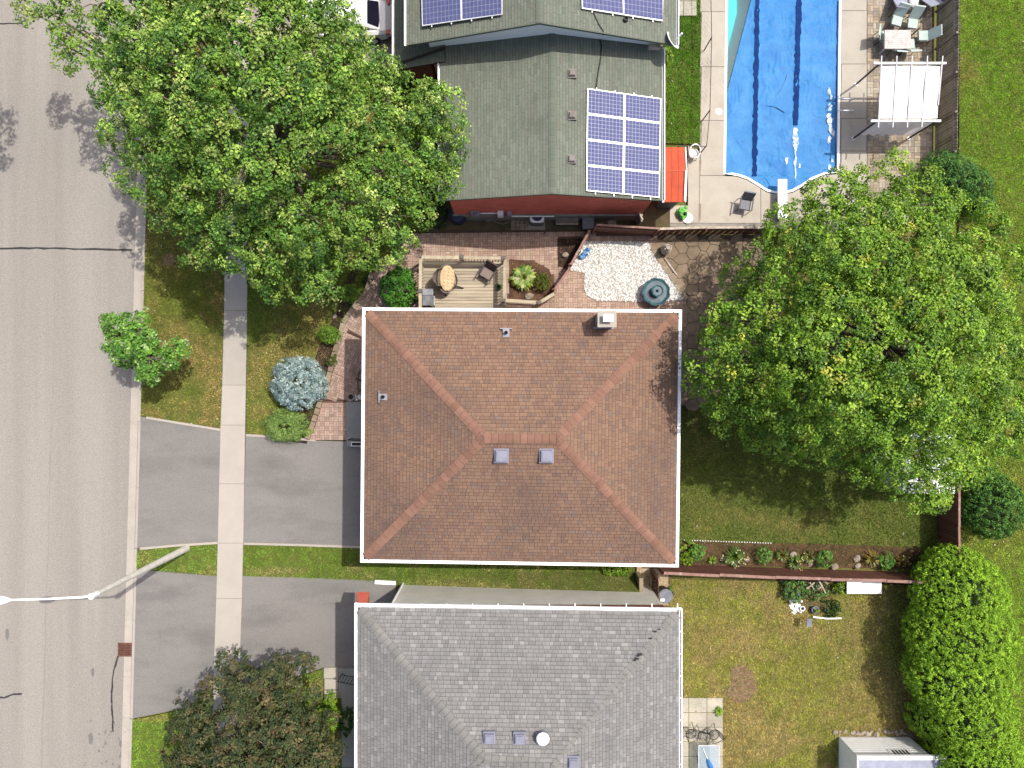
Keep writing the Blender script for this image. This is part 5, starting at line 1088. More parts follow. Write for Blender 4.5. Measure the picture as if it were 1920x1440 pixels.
ld = thing('pool_ladder', 'bent chrome pool ladder rails at the terrace edge', 'ladder', P(1585, 198, .04))
for y in (185, 207):
    q = [P(x_, y, z_) for x_, z_ in ((1600, .04), (1600, .7), (1594, .85), (1582, .85), (1572, .6), (1570, -.1), (1570, -.9))]; link('rail', MB().tube(q, .024, 8), M['alu'], ld)
for z_ in (-.25, -.55, -.85): link('tread', MB().box(P(1566, 0).x, P(0, 207).y, z_, P(1573, 0).x, P(0, 185).y, z_ + .03), M['white'], ld)

# ------------------------------------------------------------------ gazebo, patio furniture
gz0 = 2.35; gb = thing('gazebo', 'pergola with white canvas roof and curtain on the pool paving', 'gazebo', P(1680, 190))
G = {k: P(*k, gz0) for k in ((1650, 119), (1766, 119), (1645, 227), (1756, 227))}
for k, q in G.items(): link('post', MB().tube([Vector((q.x, q.y, .03)), Vector((q.x, q.y, gz0))], .045, 8), M['dark'], gb); 
q = list(G.values()); foot = [link('foot', MB().lathe([(.09, .03), (.08, .07)], (v.x, v.y, 0), 12), M['white'], gb) for v in q]
for a, b in ((0, 1), (2, 3)): d = (q[b] - q[a]).normalized() * .3; link('beam', MB().beam(q[a] - d, q[b] + d * .6, .09, .1), M['white'], gb)
for i in range(5):
    u = i / 4 + .01; a = q[0].lerp(q[1], u * .98); b = q[2].lerp(q[3], u * .98); d = (a - b).normalized() * .32; link('rafter', MB().beam(a + d + Vector((0, 0, .068)), b - d * (1 if i < 4 else -2.2) + Vector((0, 0, .068)), .05, .03), M['galv'], gb)
nx, ny = 33, 28; V = []
for j in range(ny):
    for i in range(nx):
        u, v = .012 + .985 * i / (nx - 1), .05 + .91 * j / (ny - 1); b = q[0].lerp(q[1], u).lerp(q[2].lerp(q[3], u), v); V.append((b.x, b.y, gz0 + .05 - .02 * abs(math.sin(u * math.pi * 4)) - .02 * math.sin(v * 9 + u * 14) * (u > .4)))
link('canopy', np_mesh('canopy', V, [(j * nx + i, j * nx + nx + i, j * nx + nx + 1 + i, j * nx + 1 + i) for j in range(ny - 1) for i in range(nx - 1)], None, True), M['canvas'], gb)
V = []
for j in range(8):
    for i in range(40):
        u = i / 39; b = q[2].lerp(q[3], u); V.append((b.x, b.y + .04 * math.sin(u * 40) * (.3 + j / 8), gz0 - .1 - j * .25))
link('curtain', np_mesh('curtain', V, [(j * 40 + i, j * 40 + 40 + i, j * 40 + 41 + i, j * 40 + 1 + i) for j in range(7) for i in range(39)], None, True), M['curtain'], gb)
tc = P(1684, 74, .72); tb = thing('patio_table', 'square weathered white table between the mint chairs', 'table', (tc.x, tc.y, .035))
for k in range(9): board('top_slat', tb, 'table', (tc.x - .64, tc.y - .4 + k * .1 + .005, .70), (tc.x + .6, tc.y - .4 + k * .1 + .005, .70), .095, .03)
link('frame', MB().box(tc.x - .66, tc.y - .45, .66, tc.x + .62, tc.y + .45, .70), M['table'], tb)
for sx in (-.56, .52):
    for sy in (-.38, .38): board('leg', tb, 'table', (tc.x + sx - .03, tc.y + sy, .035), (tc.x + sx + .03, tc.y + sy, .035), .06, .63)
c0 = arm_chair('patio_chair', 'mint chair leaning out behind the table, nearest the pool', P(1673, 47, .035), math.radians(-16), 'mint', 'mint', 'dark', 'mint chairs round the patio table', .56, .6, .35, False)
for lab, px, py, rz in (('mint chair behind the table, nearest the park fence', 1702, 52, -8), ('mint chair on the pool side of the table', 1652, 76, 84), ('mint chair on the park side of the table', 1722, 75, -88), ('mint chair pushed in before the table, nearest the pool', 1674, 92, 176), ('mint chair pushed in before the table, nearest the park', 1696, 91, 184)):
    copy_thing(c0, lab, P(px, py, .035), math.radians(rz))
def sling(name, label, loc, rz, m):
    t = thing(name, label, 'lounger', loc, rz, 'loungers by the park fence')
    link('sling', MB().add([(-.34, -.6, .30), (.34, -.6, .30), (.34, .1, .36), (-.34, .1, .36), (.3, .75, .85), (-.3, .75, .85), (-.34, -.6, .27), (.34, -.6, .27), (.34, .1, .33), (-.34, .1, .33), (.3, .78, .83), (-.3, .78, .83)],
        [(0, 1, 2, 3), (3, 2, 4, 5), (9, 8, 7, 6), (11, 10, 8, 9), (0, 6, 7, 1), (5, 4, 10, 11), (1, 7, 8, 2), (2, 8, 10, 4), (0, 3, 9, 6), (3, 5, 11, 9)]), M[m], t, True)
    for sx in (-.36, .36):
        link('side_rail', MB().tube([(sx, -.65, .3), (sx, .1, .36), (sx * .9, .8, .86)], .02, 6), M['galv'], t, True); link('leg', MB().tube([(sx, -.45, .31), (sx, -.3, 0)], .018, 6), M['galv'], t, True); link('leg', MB().tube([(sx, .15, .36), (sx, .45, 0)], .018, 6), M['galv'], t, True)
    return t
l0 = sling('lounger', 'pale grey sling lounger above the mint chairs, nearest the pool', P(1680, 2, .035), math.radians(172), 'greyfab')
copy_thing(l0, 'pale grey sling lounger above the mint chairs, nearest the park fence', P(1730, -2, .035), math.radians(196))
p = P(1704, 10, .035); t = thing('striped_cushion', 'black and white striped cushion between the grey loungers', 'cushion', p); link('pad', MB().box(p.x - .22, p.y - .3, .001, p.x + .22, p.y + .35, .45), M['zebra'], t); link('top_pad', MB().blob((p.x, p.y, .46), .24, .34, .09, None, .08, 14, 7), M['zebra'], t)
# ------------------------------------------------------------------ sheds and boxes in the back gardens
t = thing('white_shed', 'white roofed shed under the big round tree by the fence', 'shed', P(1745, 880)); s0, s1 = P(1695, 926, 2.2), P(1793, 815, 2.2)
link('wall', MB().box(s0.x + .1, s0.y + .1, 0, s1.x - .1, s1.y - .1, 2.05), M['offwhite'], t); xm = (s0.x + s1.x) / 2
for k in range(9):
    ya = s0.y + (s1.y - s0.y) * k / 9 + .006; yb_ = s0.y + (s1.y - s0.y) * (k + 1) / 9 - .006
    for xa, xb, za, zb in ((s0.x, xm - .004, 2.1, 2.3), (xm + .004, s1.x, 2.3, 2.1)):
        link('roof_sheet', MB().add([(xa, ya, za), (xb, ya, zb), (xb, yb_, zb), (xa, yb_, za), (xa, ya, za - .05), (xb, ya, zb - .05), (xb, yb_, zb - .05), (xa, yb_, za - .05)], [(0, 1, 2, 3), (7, 6, 5, 4), (0, 4, 5, 1), (1, 5, 6, 2), (2, 6, 7, 3), (3, 7, 4, 0)]), M['white'], t)
link('ridge', MB().box(xm - .06, s0.y, 2.29, xm + .06, s1.y, 2.32), M['white'], t)
t = thing('metal_shed', 'white ribbed metal shed below the stones at the hedge', 'shed', P(1640, 1420)); b0, b1 = P(1572, 1381), P(1704, 1381); H = 2.05; yb2 = b0.y - 2.6
link('wall', MB().box(b0.x, yb2, 0, b1.x, b0.y, H), M['offwhite'], t)
for k in range(10): board('siding_rib', t, 'white', (b0.x + .02, b0.y + .012, .12 + k * .195), (b1.x - .02, b0.y + .012, .12 + k * .195), .024, .17)
for k in range(10): board('siding_rib', t, 'white', (b0.x - .012, b0.y - .02, .12 + k * .195), (b0.x - .012, yb2, .12 + k * .195), .024, .17)
vx, vz = b0.x + (b1.x - b0.x) * .50, 1.35; w_ = link('vent_window', MB().box(vx - .05, b0.y + .024, vz, vx + .95, b0.y + .05, vz + .5), M['white'], t)
for k in range(5): link('louvre', MB().box(vx + .1 + k * .16, b0.y + .05, vz + .07, vx + .19 + k * .16, b0.y + .06, vz + .43), M['dark'], w_)
fz = H + .05; link('fascia', MB().box(b0.x - .12, b0.y - .02, H - .04, b1.x + .55, b0.y + .16, H + .1), M['white'], t)
for k in range(6):
    ya = b0.y - .02 - k * .45; link('roof_sheet', MB().box(b0.x - .05, ya - .44, H + .02, b1.x + .45, ya - .01, H + .07 + .02 * (k % 2)), M['greyfab'], t)
link('fascia', MB().box(b0.x - .12, yb2 - .1, H - .04, b0.x - .055, b0.y - .025, H + .1), M['white'], t)
rk = P(1640, 1376); 
for k in range(30):
    px = 1566 + k * 4.9 + random.uniform(-2, 2); py = 1376 + random.uniform(-6, 3) - (4 if 16 < k < 24 else 0); q = P(px, py); s = random.uniform(.05, .12)
    o = link('rubble_stone', MB().blob((q.x, q.y, s * .4), s * 1.3, s, s * .7, None, .25, 7, 5, random.random() * 3), M['rock']); tag(o, 'one of the pinkish rubble stones heaped along the metal shed', 'stone', 'rubble stones along the metal shed')
a, b = P(1588, 1113, .55), P(1653, 1090, .55); t = thing('storage_box', 'white deck box standing behind the brown fence', 'box', ((a.x + b.x) / 2, (a.y + b.y) / 2, 0))
link('tub', MB().box(a.x + .04, a.y + .04, 0, b.x - .04, b.y - .02, .5), M['slate'], t); link('lid', MB().box(a.x, a.y, .5, b.x, b.y, .56), M['white'], t); link('lid_panel', MB().box(a.x + .09, a.y + .07, .56, b.x - .12, b.y - .05, .575), M['offwhite'], t)
# gate between the houses
t = thing('side_gate', 'dark slatted timber gate between the two houses', 'gate', P(1225, 1095)); ga, gb_ = P(1222, 1068), P(1222, 1110)
for k in range(14): q = ga.lerp(gb_, k / 13); board('picket', t, 'fence', q + Vector((0, -.03, 0)), q + Vector((0, .03, 0)), .03, 1.65 + random.uniform(-.05, .05))
for z_ in (.35, 1.3): board('rail', t, 'fence', ga + Vector((.03, 0, z_)), gb_ + Vector((.03, 0, z_)), .04, .08)
for q in (ga, gb_): board('post', t, 'fence_cap', q + Vector((0, -.06, 0)), q + Vector((0, .06, 0)), .1, 1.8)
for k in range(7): q0_ = ga.lerp(gb_, k / 7); board('lattice', t, 'grey_wood', Vector((q0_.x - .03, q0_.y, .2)), Vector((q0_.x - .03, q0_.y - .35, 1.5)), .03, .02)
paver_field('gate_path', [(1197, 1060), (1258, 1068), (1256, 1140), (1197, 1140)], .03, [A(206, 184, 150), A(190, 168, 136), A(214, 196, 166)], [3, 2, 1], .26, 0, 'tan paver path through the side gate')
p = P(1228, 1108); p.x += .33; t = thing('rain_barrel', 'black round bin behind the side gate', 'bin', p); link('drum', MB().lathe([(.28, 0), (.32, .3), (.34, .8), (.32, .85), (.05, .86)], p, 24), M['black'], t); link('lid', MB().lathe([(.35, .84), (.35, .88), (.3, .92), (.05, .93)], p, 24), M['slate'], t); link('label_plate', MB().box(p.x - .25, p.y - .22, .935, p.x - .05, p.y - .1, .945), M['white'], t)
# lower patio
lp = struct('slab_patio', MB().prism(poly([(1262, 1308), (1355, 1308), (1355, 1580), (1262, 1580)], .02), -.1, .015), M['soil'], 'pale slab patio by the grey roofed house')
for j in range(9):
    for a, b in ((1262, 1291), (1292, 1325), (1326, 1355)): link('patio_slab', MB().prism(poly([(a, 1309 + j * 27.5), (b, 1309 + j * 27.5), (b, 1335.5 + j * 27.5), (a, 1335.5 + j * 27.5)], .045), .01, .04 + random.uniform(0, .006)), M['slab'], lp)
def iron_chair(label, loc, rz):
    t = thing('iron_chair', label, 'chair', loc, rz, 'black iron chairs on the slab patio'); mb = MB()
    link('seat_frame', MB().tube([(.24 * math.cos(a), .22 * math.sin(a), .42) for a in (2 * math.pi * k / 14 for k in range(15))], .016, 5), M['dark'], t, True)
    for k in range(-3, 4): mb.beam((k * .065, -.2, .42), (k * .065, .2, .42), .015, .012)
    link('seat_bars', mb, M['dark'], t, True); link('back_frame', MB().tube([(-.24, .2, .42), (-.26, .3, .8), (-.15, .35, .95), (.15, .35, .95), (.26, .3, .8), (.24, .2, .42)], .016, 5), M['dark'], t, True); mb = MB()
    for k in range(-3, 4): mb.beam((k * .06, .21, .42), (k * .06, .34, .92), .014, .012)
    link('back_bars', mb, M['dark'], t, True)
    for sx in (-1, 1):
        link('leg', MB().tube([(sx * .2, -.18, .42), (sx * .26, -.26, 0)], .015, 5), M['dark'], t, True); link('leg', MB().tube([(sx * .2, .18, .42), (sx * .26, .3, 0)], .015, 5), M['dark'], t, True); link('armrest', MB().tube([(sx * .26, .27, .68), (sx * .29, 0, .66), (sx * .26, -.22, .6), (sx * .24, -.2, .42)], .015, 5), M['dark'], t, True)
    return t
i0 = iron_chair('black iron chair on the slab patio, closest to the house wall', P(1292, 1368, .04), math.radians(20)); copy_thing(i0, 'black iron chair on the slab patio, middle of three', P(1313, 1372, .04), math.radians(-15)); copy_thing(i0, 'black iron chair on the slab patio, nearest the lawn', P(1334, 1370, .04), math.radians(-60))
p = P(1327, 1420, .7); t = thing('glass_table', 'glass topped patio table below the iron chairs', 'table', (p.x, p.y, .04)); a, b = P(1310, 1398, .7), P(1348, 1470, .7)
link('glass_top', MB().box(a.x, b.y, .69, b.x, a.y, .705), M['glass'], t); link('rim', MB().tube([(a.x, a.y, .7), (b.x, a.y, .7), (b.x, b.y, .7), (a.x, b.y, .7), (a.x, a.y, .7)], .018, 6), M['offwhite'], t)
for sx, sy in ((a.x + .05, a.y - .05), (b.x - .05, a.y - .05), (a.x + .05, b.y + .05), (b.x - .05, b.y + .05)): link('leg', MB().tube([(sx, sy, .04), (sx, sy, .69)], .02, 6), M['offwhite'], t)
t = thing('folded_umbrella', 'closed blue parasol lying on the glass table', 'parasol', P(1335, 1430, .73)); a, b = P(1318, 1403, .74), P(1338, 1450, .78); link('pole', MB().tube([a, a.lerp(b, .5)], .018, 6), M['offwhite'], t); link('canopy', MB().tube([a.lerp(b, .42), a.lerp(b, .5), a.lerp(b, .7), a.lerp(b, 1.0)], [.02, .075, .11, .09], 10), M['blue'], t)
# porch of the grey house
pg = struct('porch_steps', MB().prism(poly([(607, 1252), (700, 1252), (700, 1440), (640, 1440), (640, 1310), (607, 1310)], .1), -.1, .06), M['porch'], 'concrete porch steps of the grey roofed house')
for k, (y0, y1, x0) in enumerate(((1252, 1272, 607), (1273, 1292, 609), (1294, 1309, 609))): link('step_slab', MB().prism(poly([(x0, y0), (634, y0), (634, y1), (x0, y1)], .14), .06, .14 + .02 * k), M['slab'], pg)
link('porch_top', MB().prism(poly([(635, 1254), (700, 1254), (700, 1438), (641, 1438), (641, 1300), (635, 1300)], .3), .06, .3), M['porch'], pg)
def iron_rail(label, a, b, z, h):
    A1, B1 = P(*a, z + h), P(*b, z + h); up = Vector((0, 0, h)); t = thing('porch_railing', label, 'railing', A1 - up); link('top_bar', MB().tube([A1, B1], .022, 6), M['dark'], t); link('bottom_bar', MB().tube([A1 - up * .85, B1 - up * .85], .016, 6), M['dark'], t); n = int((B1 - A1).length / .14)
    for k in range(n + 1): q = A1.lerp(B1, k / n); link('baluster', MB().tube([q, q - up * (1 if k in (0, n) else .85)], .022 if k in (0, n) else .012, 5), M['dark'], t)
iron_rail('black iron railing on the porch of the grey roofed house', (633, 1278), (668, 1285), .3, .95); iron_rail('black iron railing at the porch of the brown roofed house', (652, 825), (690, 827), .16, .95)
p = P(672, 832, .16); t = thing('flower_box', 'pale planter box below the black porch railing', 'planter', p); link('trough', MB().box(p.x - .3, p.y - .1, .16, p.x + .5, p.y + .1, .42), M['white'], t); link('soil', MB().box(p.x - .26, p.y - .07, .42, p.x + .46, p.y + .07, .425), M['mulch_dark'], t)
p = P(660, 744, .16); t = thing('clay_pot', 'round tan pot beside the porch slab', 'pot', p); link('pot', MB().lathe([(.12, 0), (.2, .28), (.18, .3), (.1, .22)], p, 18), M['driftwood'], t); link('soil', MB().lathe([(.02, .24), (.16, .25)], p, 14), M['mulch_dark'], t)
p = P(672, 745, .16); o = MB()
for k in range(26): o.blob((p.x + random.uniform(-.16, .2), p.y + random.uniform(-.14, .14), .19), .04, .035, .03, None, .2, 6, 4)
tag(stuff(link('white_stones', o, M['white'])), 'small heap of white stones beside the porch', 'stones')
p = P(676, 715, .25); tag(link('door_hose', MB().tube([p + Vector((.12 * math.cos(a) , .5 * math.sin(a), .02 + .01 * k)) for k, a in enumerate(math.radians(d) for d in range(60, 300, 15))], .025, 6), M['brownfab']), 'brown hose looped on the walk beside the front wall', 'hose')
# ------------------------------------------------------------------ street things
t = thing('street_lamp', 'pale concrete street lamp whose long arm reaches over the road', 'street lamp', P(350, 1031)); base = P(350, 1031); LH = 7.9; top = P(172, 1114, LH); top.x = (base.x + top.x) / 2; top.y = (base.y + top.y) / 2; base = Vector((top.x, top.y, -.02))
link('pole', MB().tube([base, base + Vector((0, 0, 3)), Vector((top.x, top.y, LH))], [.17, .14, .09], 14), M['pole'], t); link('hand_hole', MB().box(base.x - .06, base.y - .19, .3, base.x + .06, base.y - .15, .6), M['dark'], t)
e = P(14, 1125, 8.25); link('arm', MB().tube([Vector((top.x, top.y, LH - .1)), Vector((top.x - .3, top.y - .02, LH + .06)), Vector((top.x * .5 + e.x * .5, (top.y + e.y) / 2, LH + .28)), e], [.05, .045, .04, .035], 8), M['white'], t); link('clamp', MB().tube([(top.x, top.y, LH - .35), (top.x, top.y, LH + .06)], .12, 12), M['offwhite'], t)
h2 = e + Vector((-.75, -.05, 0)); lh = link('lamp_head', MB().tube([e + Vector((.12, 0, 0)), e, e.lerp(h2, .3), e.lerp(h2, .8), h2], [.05, .1, .17, .15, .06], 10), M['white'], t); link('lens', MB().blob((e.x - .4, e.y - .03, e.z - .13), .2, .11, .06, None, 0, 10, 6), M['slate'], lh)
g0, g1 = P(221, 1231, ROAD_Z), P(247, 1205, ROAD_Z); t = thing('drain_grate', 'rusty square drain grate set in the gutter', 'drain', (g0.x, g0.y, ROAD_Z))
link('frame', MB().box(g0.x, g0.y, ROAD_Z - .02, g1.x, g1.y, ROAD_Z + .012), M['rust'], t); link('pit', MB().box(g0.x + .06, g0.y + .06, ROAD_Z, g1.x - .06, g1.y - .06, ROAD_Z + .014), M['hole'], t)
for k in range(7): yy = g0.y + .08 + k * (g1.y - g0.y - .16) / 6; link('bar', MB().box(g0.x + .05, yy - .03, ROAD_Z, g1.x - .05, yy + .03, ROAD_Z + .022), M['rust'], t)
# ---- white car
def car():
    p = P(652, 48); t = thing('parked_car', 'white car parked on the tan driveway half under the tree', 'car', (p.x, p.y, .012)); L, W = 2.25, .9
    def sect(x, hw, z0, z1, r): return [(x, -hw, z0), (x, -hw, z1 - r), (x, -hw + r, z1), (x, hw - r, z1), (x, hw, z1 - r), (x, hw, z0)]
    def loft(S, name, m, par):
        V = [v for s in S for v in s]; n = 6; F = [(i * n + k, i * n + n + k, i * n + n + (k + 1) % n, i * n + (k + 1) % n) for i in range(len(S) - 1) for k in range(n)] + [tuple(range(n))[::-1], tuple(range((len(S) - 1) * n, len(S) * n))]
        return link(name, np_mesh(name, V, F, None, False), M[m], par, True)
    body = loft([sect(-L, .62, .35, .75, .1), sect(-L + .15, .8, .28, .95, .12), sect(-1.2, .9, .25, 1.0, .12), sect(0, .92, .25, 1.0, .12), sect(1.4, .9, .25, .98, .12), sect(L - .25, .8, .28, .9, .12), sect(L, .6, .35, .7, .1)], 'body', 'carpaint', t)
    loft([sect(-1.5, .72, .95, 1.02, .03), sect(-.95, .68, .98, 1.45, .15), sect(.9, .68, .98, 1.48, .15), sect(1.75, .7, .95, 1.0, .03)], 'roof', 'carpaint', t)
    link('windscreen', MB().add([(-1.42, -.58, 1.07), (-1.42, .58, 1.07), (-1.0, .5, 1.43), (-1.0, -.5, 1.43)], [(0, 1, 2, 3)]), M['glassdark'], t, True); link('rear_window', MB().add([(1.72, .62, 1.06), (1.74, .3, 1.06), (1.76, -.3, 1.06), (1.72, -.62, 1.06), (1.24, -.54, 1.36), (1.24, .54, 1.36)], [(0, 5, 4, 3, 2, 1)]), M['glassdark'], t, True)
    for sy in (-1, 1):
        link('side_window', MB().add([(-1.1, sy * .745, 1.06), (1.3, sy * .745, 1.06), (1.0, sy * .712, 1.36), (-.85, sy * .712, 1.36)], [(0, 1, 2, 3)]), M['glassdark'], t, True)
        for sx in (-1.35, 1.35):
            wv = MB().tube([(sx, sy * .72, .32), (sx, sy * .93, .32)], .32, 18); wh = link('wheel', wv, M['black'], t, True); link('rim', MB().tube([(sx, sy * .93, .32), (sx, sy * .94, .32)], .2, 14), M['alu'], wh, True)
        link('tail_light', MB().box(L - .22, sy * .72 - .1, .72, L - .05, sy * .72 + .1, .86), M['red_box'], t, True); link('headlight', MB().box(-L + .03, sy * .62 - .12, .7, -L + .14, sy * .62 + .12, .84), M['alu'], t, True); link('mirror', MB().box(-.95, sy * .92 - .06, 1.0, -.8, sy * .92 + .12 * sy, 1.12), M['carpaint'], t, True)
    link('bumper', MB().box(L - .12, -.7, .35, L + .08, .7, .62), M['carpaint'], t, True)
    return t
car()
# solar garden light
p = P(1511, 1148); h = P(1517, 1168, .75); t = thing('solar_light', 'small solar panel lamp on a thin stake in the dry lawn', 'garden light', (h.x, h.y, 0)); link('stake', MB().tube([(h.x, h.y, 0), (h.x, h.y, .72)], .012, 5), M['dark'], t); link('panel', MB().box(-.13, -.19, 0, .13, .19, .04, None, Matrix.Translation((h.x, h.y, .72)) @ Matrix.Rotation(.15, 4, 'Y') @ Matrix.Rotation(-.15, 4, 'Z')), M['slate'], t)
t = thing('white_edging', 'white plank edging at the small garden patch in the dry lawn', 'edging', P(1550, 1157)); board('plank', t, 'white', P(1523, 1155.5), P(1548, 1158.5), .06, .12); board('plank', t, 'white', P(1549, 1158.5), P(1576, 1158), .06, .12)
# ------------------------------------------------------------------ trees
def tree(name, label, trunk_px, lobes_px, clumps, per, spread, size, cols, wts, trunk_r=.28, bark='bark', rzf=.62, group=None, cat='tree', twigs=70, leafm='leaf', fork=2.4, shade=None, **kw):
    base = P(*trunk_px); L = []
    for (x, y, h, r) in lobes_px: q = P(x, y, h); L.append((q.x, q.y, q.z, r, r, r * rzf))
    t = thing(name, label, cat, base, 0, group)
    hub = Vector((base.x, base.y, fork)); tr = link('trunk', MB().tube([Vector((base.x, base.y, -.1)), Vector((base.x, base.y, .4)), hub, hub + Vector((0, 0, 1.6))], [trunk_r * 1.35, trunk_r, trunk_r * .8, trunk_r * .45], 12), M[bark], t)
    pos, nr, sz, col, CC, NN = lobe_leaves(L, clumps, per, spread, size, cols, wts, **kw)
    for i, l in enumerate(L):
        e = Vector(l[:3]); mid = hub.lerp(e, .5) + Vector((random.uniform(-.3, .3), random.uniform(-.3, .3), -.12 * (e - hub).length * random.random() + .2)); r0 = trunk_r * random.uniform(.25, .42)
        link('branch', MB().tube([hub + Vector((0, 0, random.uniform(0, 1.2))), mid, e + Vector((0, 0, l[5] * .35))], [r0, r0 * .7, r0 * .28], 7), M[bark], t)
    tw = MB()
    for i in RNG.choice(len(CC), min(twigs, len(CC)), replace=False):
        c = Vector(CC[i]); j = int(np.argmin([(c - Vector(l[:3])).length for l in L])); s = Vector(L[j][:3]) + Vector((0, 0, .2)); m = s.lerp(c, .55) + Vector((random.uniform(-.2, .2), random.uniform(-.2, .2), .12)); tw.tube([s, m, c + Vector(NN[i]) * .12], [.035, .024, .01], 5)
    if twigs: stuff(link('twigs', tw, M[bark], t))
    stuff(link('crown', leaf_mesh('crown', pos, nr, sz, col, kw.get('wide', .75)), M[leafm], t)); return t
LEFT = [(790, 235, 5.5, 1.7), (730, 190, 6.5, 1.8), (680, 145, 7, 1.2), (765, 300, 6, 1.8), (810, 320, 5, 1.2), (712, 330, 7, 1.7), (735, 405, 5.5, 1.4), (690, 450, 5, 1.5), (650, 385, 7, 1.3), (640, 475, 5, 1.1), (580, 405, 7.5, 1.7), (590, 490, 5.5, 1.4), (530, 450, 6.5, 1.6), (515, 505, 4.8, 1.1), (460, 440, 6.5, 1.6), (430, 380, 7.5, 1.6), (385, 425, 5.5, 1.3), (335, 375, 6, 1.4), (340, 290, 7.5, 1.8), (275, 315, 6, 1.2), (262, 235, 6.5, 1.4), (310, 200, 8, 1.7), (240, 155, 6.5, 1.2), (300, 105, 8, 1.6), (215, 80, 7, 1.2), (160, 60, 6.5, .9), (110, 35, 6.2, .6), (60, 22, 6, .4), (400, 130, 9.5, 2.0), (380, 220, 9.5, 1.8), (480, 180, 10, 2.0), (470, 290, 9.5, 1.7), (540, 100, 10, 2.0), (555, 205, 9.5, 1.7), (620, 130, 9, 1.7), (615, 60, 8.5, 1.2), (625, 215, 8.5, 1.2), (450, 50, 9.5, 2.0), (340, 20, 8.5, 1.8), (540, 10, 9.5, 2.0), (575, -10, 8.5, 1.2), (250, 10, 7.5, 1.2), (430, -60, 9, 2.0), (560, -80, 9, 2.0), (310, -70, 8, 1.8), (830, 225, 5, .7), (850, 265, 5, .45), (840, 300, 5, .6), (130, 90, 6.2, .7), (170, 120, 6.2, .8), (200, 165, 6.2, .8), (90, 55, 6, .6), (140, 15, 6.5, .9), (65, 5, 6, .5), (190, 20, 7, 1.0)]
GREENS = [A(128, 162, 62, 1.55), A(106, 146, 56, 1.55), A(156, 184, 84, 1.6), A(84, 124, 52, 1.4), A(182, 198, 108, 1.5)]
tree('maple_tree', 'huge spreading maple beside the street, partly over the green roof', (560, 330), LEFT, 7, 28, .28, .125, GREENS, [5, 5, 3, 3, 1.2], .36, 'bark', .6, twigs=420, fork=3.0, inner=.06, sub=7, rand=.38, cut=.7, lum=.2)
RIGHT = [(x, y, 4.6, 1.35) for x, y in ((1350, 700), (1372, 612), (1418, 525), (1485, 445), (1562, 388), (1650, 358), (1738, 374), (1805, 432), (1852, 520), (1882, 620), (1885, 720), (1862, 805), (1800, 855), (1712, 872), (1622, 842), (1532, 815), (1445, 795), (1376, 755), (1715, 900), (1762, 880))]
RIGHT += [(1348, 600, 6.8, .8), (1336, 680, 6.8, .8), (1345, 740, 6.5, .7)]
RIGHT += [(x, y, 7.3, 1.7) for x, y in ((1430, 690), (1460, 600), (1520, 510), (1610, 450), (1700, 460), (1780, 530), (1820, 630), (1810, 740), (1730, 800), (1620, 780), (1520, 750))] + [(x, y, 8.9, 1.9) for x, y in ((1540, 640), (1600, 550), (1700, 560), (1740, 660), (1660, 730), (1570, 700), (1640, 640))]
tree('maple_tree', 'big round bright green maple behind the brown roofed house', (1600, 650), RIGHT, 7, 28, .27, .118, [A(134, 170, 52, 1.55), A(114, 152, 46, 1.55), A(158, 188, 66, 1.55), A(92, 130, 42, 1.4), A(190, 194, 76, 1.45)], [5, 5, 3, 3, .4], .34, 'bark_dark', .75, twigs=60, fork=2.6, inner=.06, sub=11, rand=.34, cut=.74, lum=.15)
tree('street_tree', 'small pale leaved young tree on the street edge lawn', (278, 690), [(230, 628, 3.0, .85), (265, 622, 3.5, .9), (300, 640, 3.2, .85), (322, 652, 2.8, .6), (250, 655, 3.6, .9), (285, 670, 3.4, .9), (270, 692, 2.6, .7), (308, 676, 2.8, .65), (215, 612, 2.6, .5), (235, 660, 2.6, .6)], 24, 13, .19, .14, [A(136, 182, 78, 1.45), A(108, 160, 58, 1.45), A(180, 208, 138, 1.35), A(90, 138, 52, 1.4)], [4, 4, 1.8, 2], .07, 'bark', .7, twigs=60, fork=1.3, inner=.15, sub=9, cut=.7)
DARK = [(x, y, h, r) for x, y, h, r in ((450, 1250, 2.6, .7), (500, 1255, 3.0, .9), (545, 1258, 2.6, .6), (570, 1245, 2.4, .35), (430, 1240, 2.4, .4), (420, 1300, 3.2, 1.0), (480, 1310, 4.0, 1.2), (540, 1310, 3.6, 1.1), (380, 1340, 3.0, 1.0), (430, 1370, 4.2, 1.3), (510, 1380, 4.6, 1.4), (570, 1370, 3.6, 1.1), (600, 1340, 2.6, .7), (350, 1390, 2.8, .9), (390, 1430, 4.0, 1.3), (460, 1450, 4.8, 1.5), (545, 1450, 4.4, 1.4), (600, 1430, 3.2, 1.0), (340, 1450, 2.8, 1.0), (420, 1510, 4.4, 1.5), (510, 1520, 4.6, 1.6), (590, 1500, 3.6, 1.2), (350, 1520, 3.2, 1.2))]
tree('dark_maple_tree', 'dark bronze green tree at the lower edge by the pavement', (480, 1440), DARK, 16, 16, .2, .125, [A(98, 104, 66, 1.1), A(84, 96, 60, 1.1), A(116, 106, 74, 1.1), A(72, 88, 58, 1.05), A(126, 120, 84, 1.1)], [5, 5, 3, 4, 1], .2, 'bark', .7, twigs=50, fork=1.5, inner=.12, sub=14, rand=.35, cut=.75, leafm='leaf_dull')
tree('far_side_tree', 'tree across the street whose crown casts a shadow on the road', (-190, 60), [(-190 + 20, 0 + 20, 8, 1.6), (-150, -40, 8.5, 1.2), (-230, 60, 8, 1.8), (-260, -20, 9, 2), (-200, 110, 7, 1.1)], 8, 16, .34, .17, GREENS, [5, 5, 3, 3, 1], .25, 'bark', .6, twigs=0)
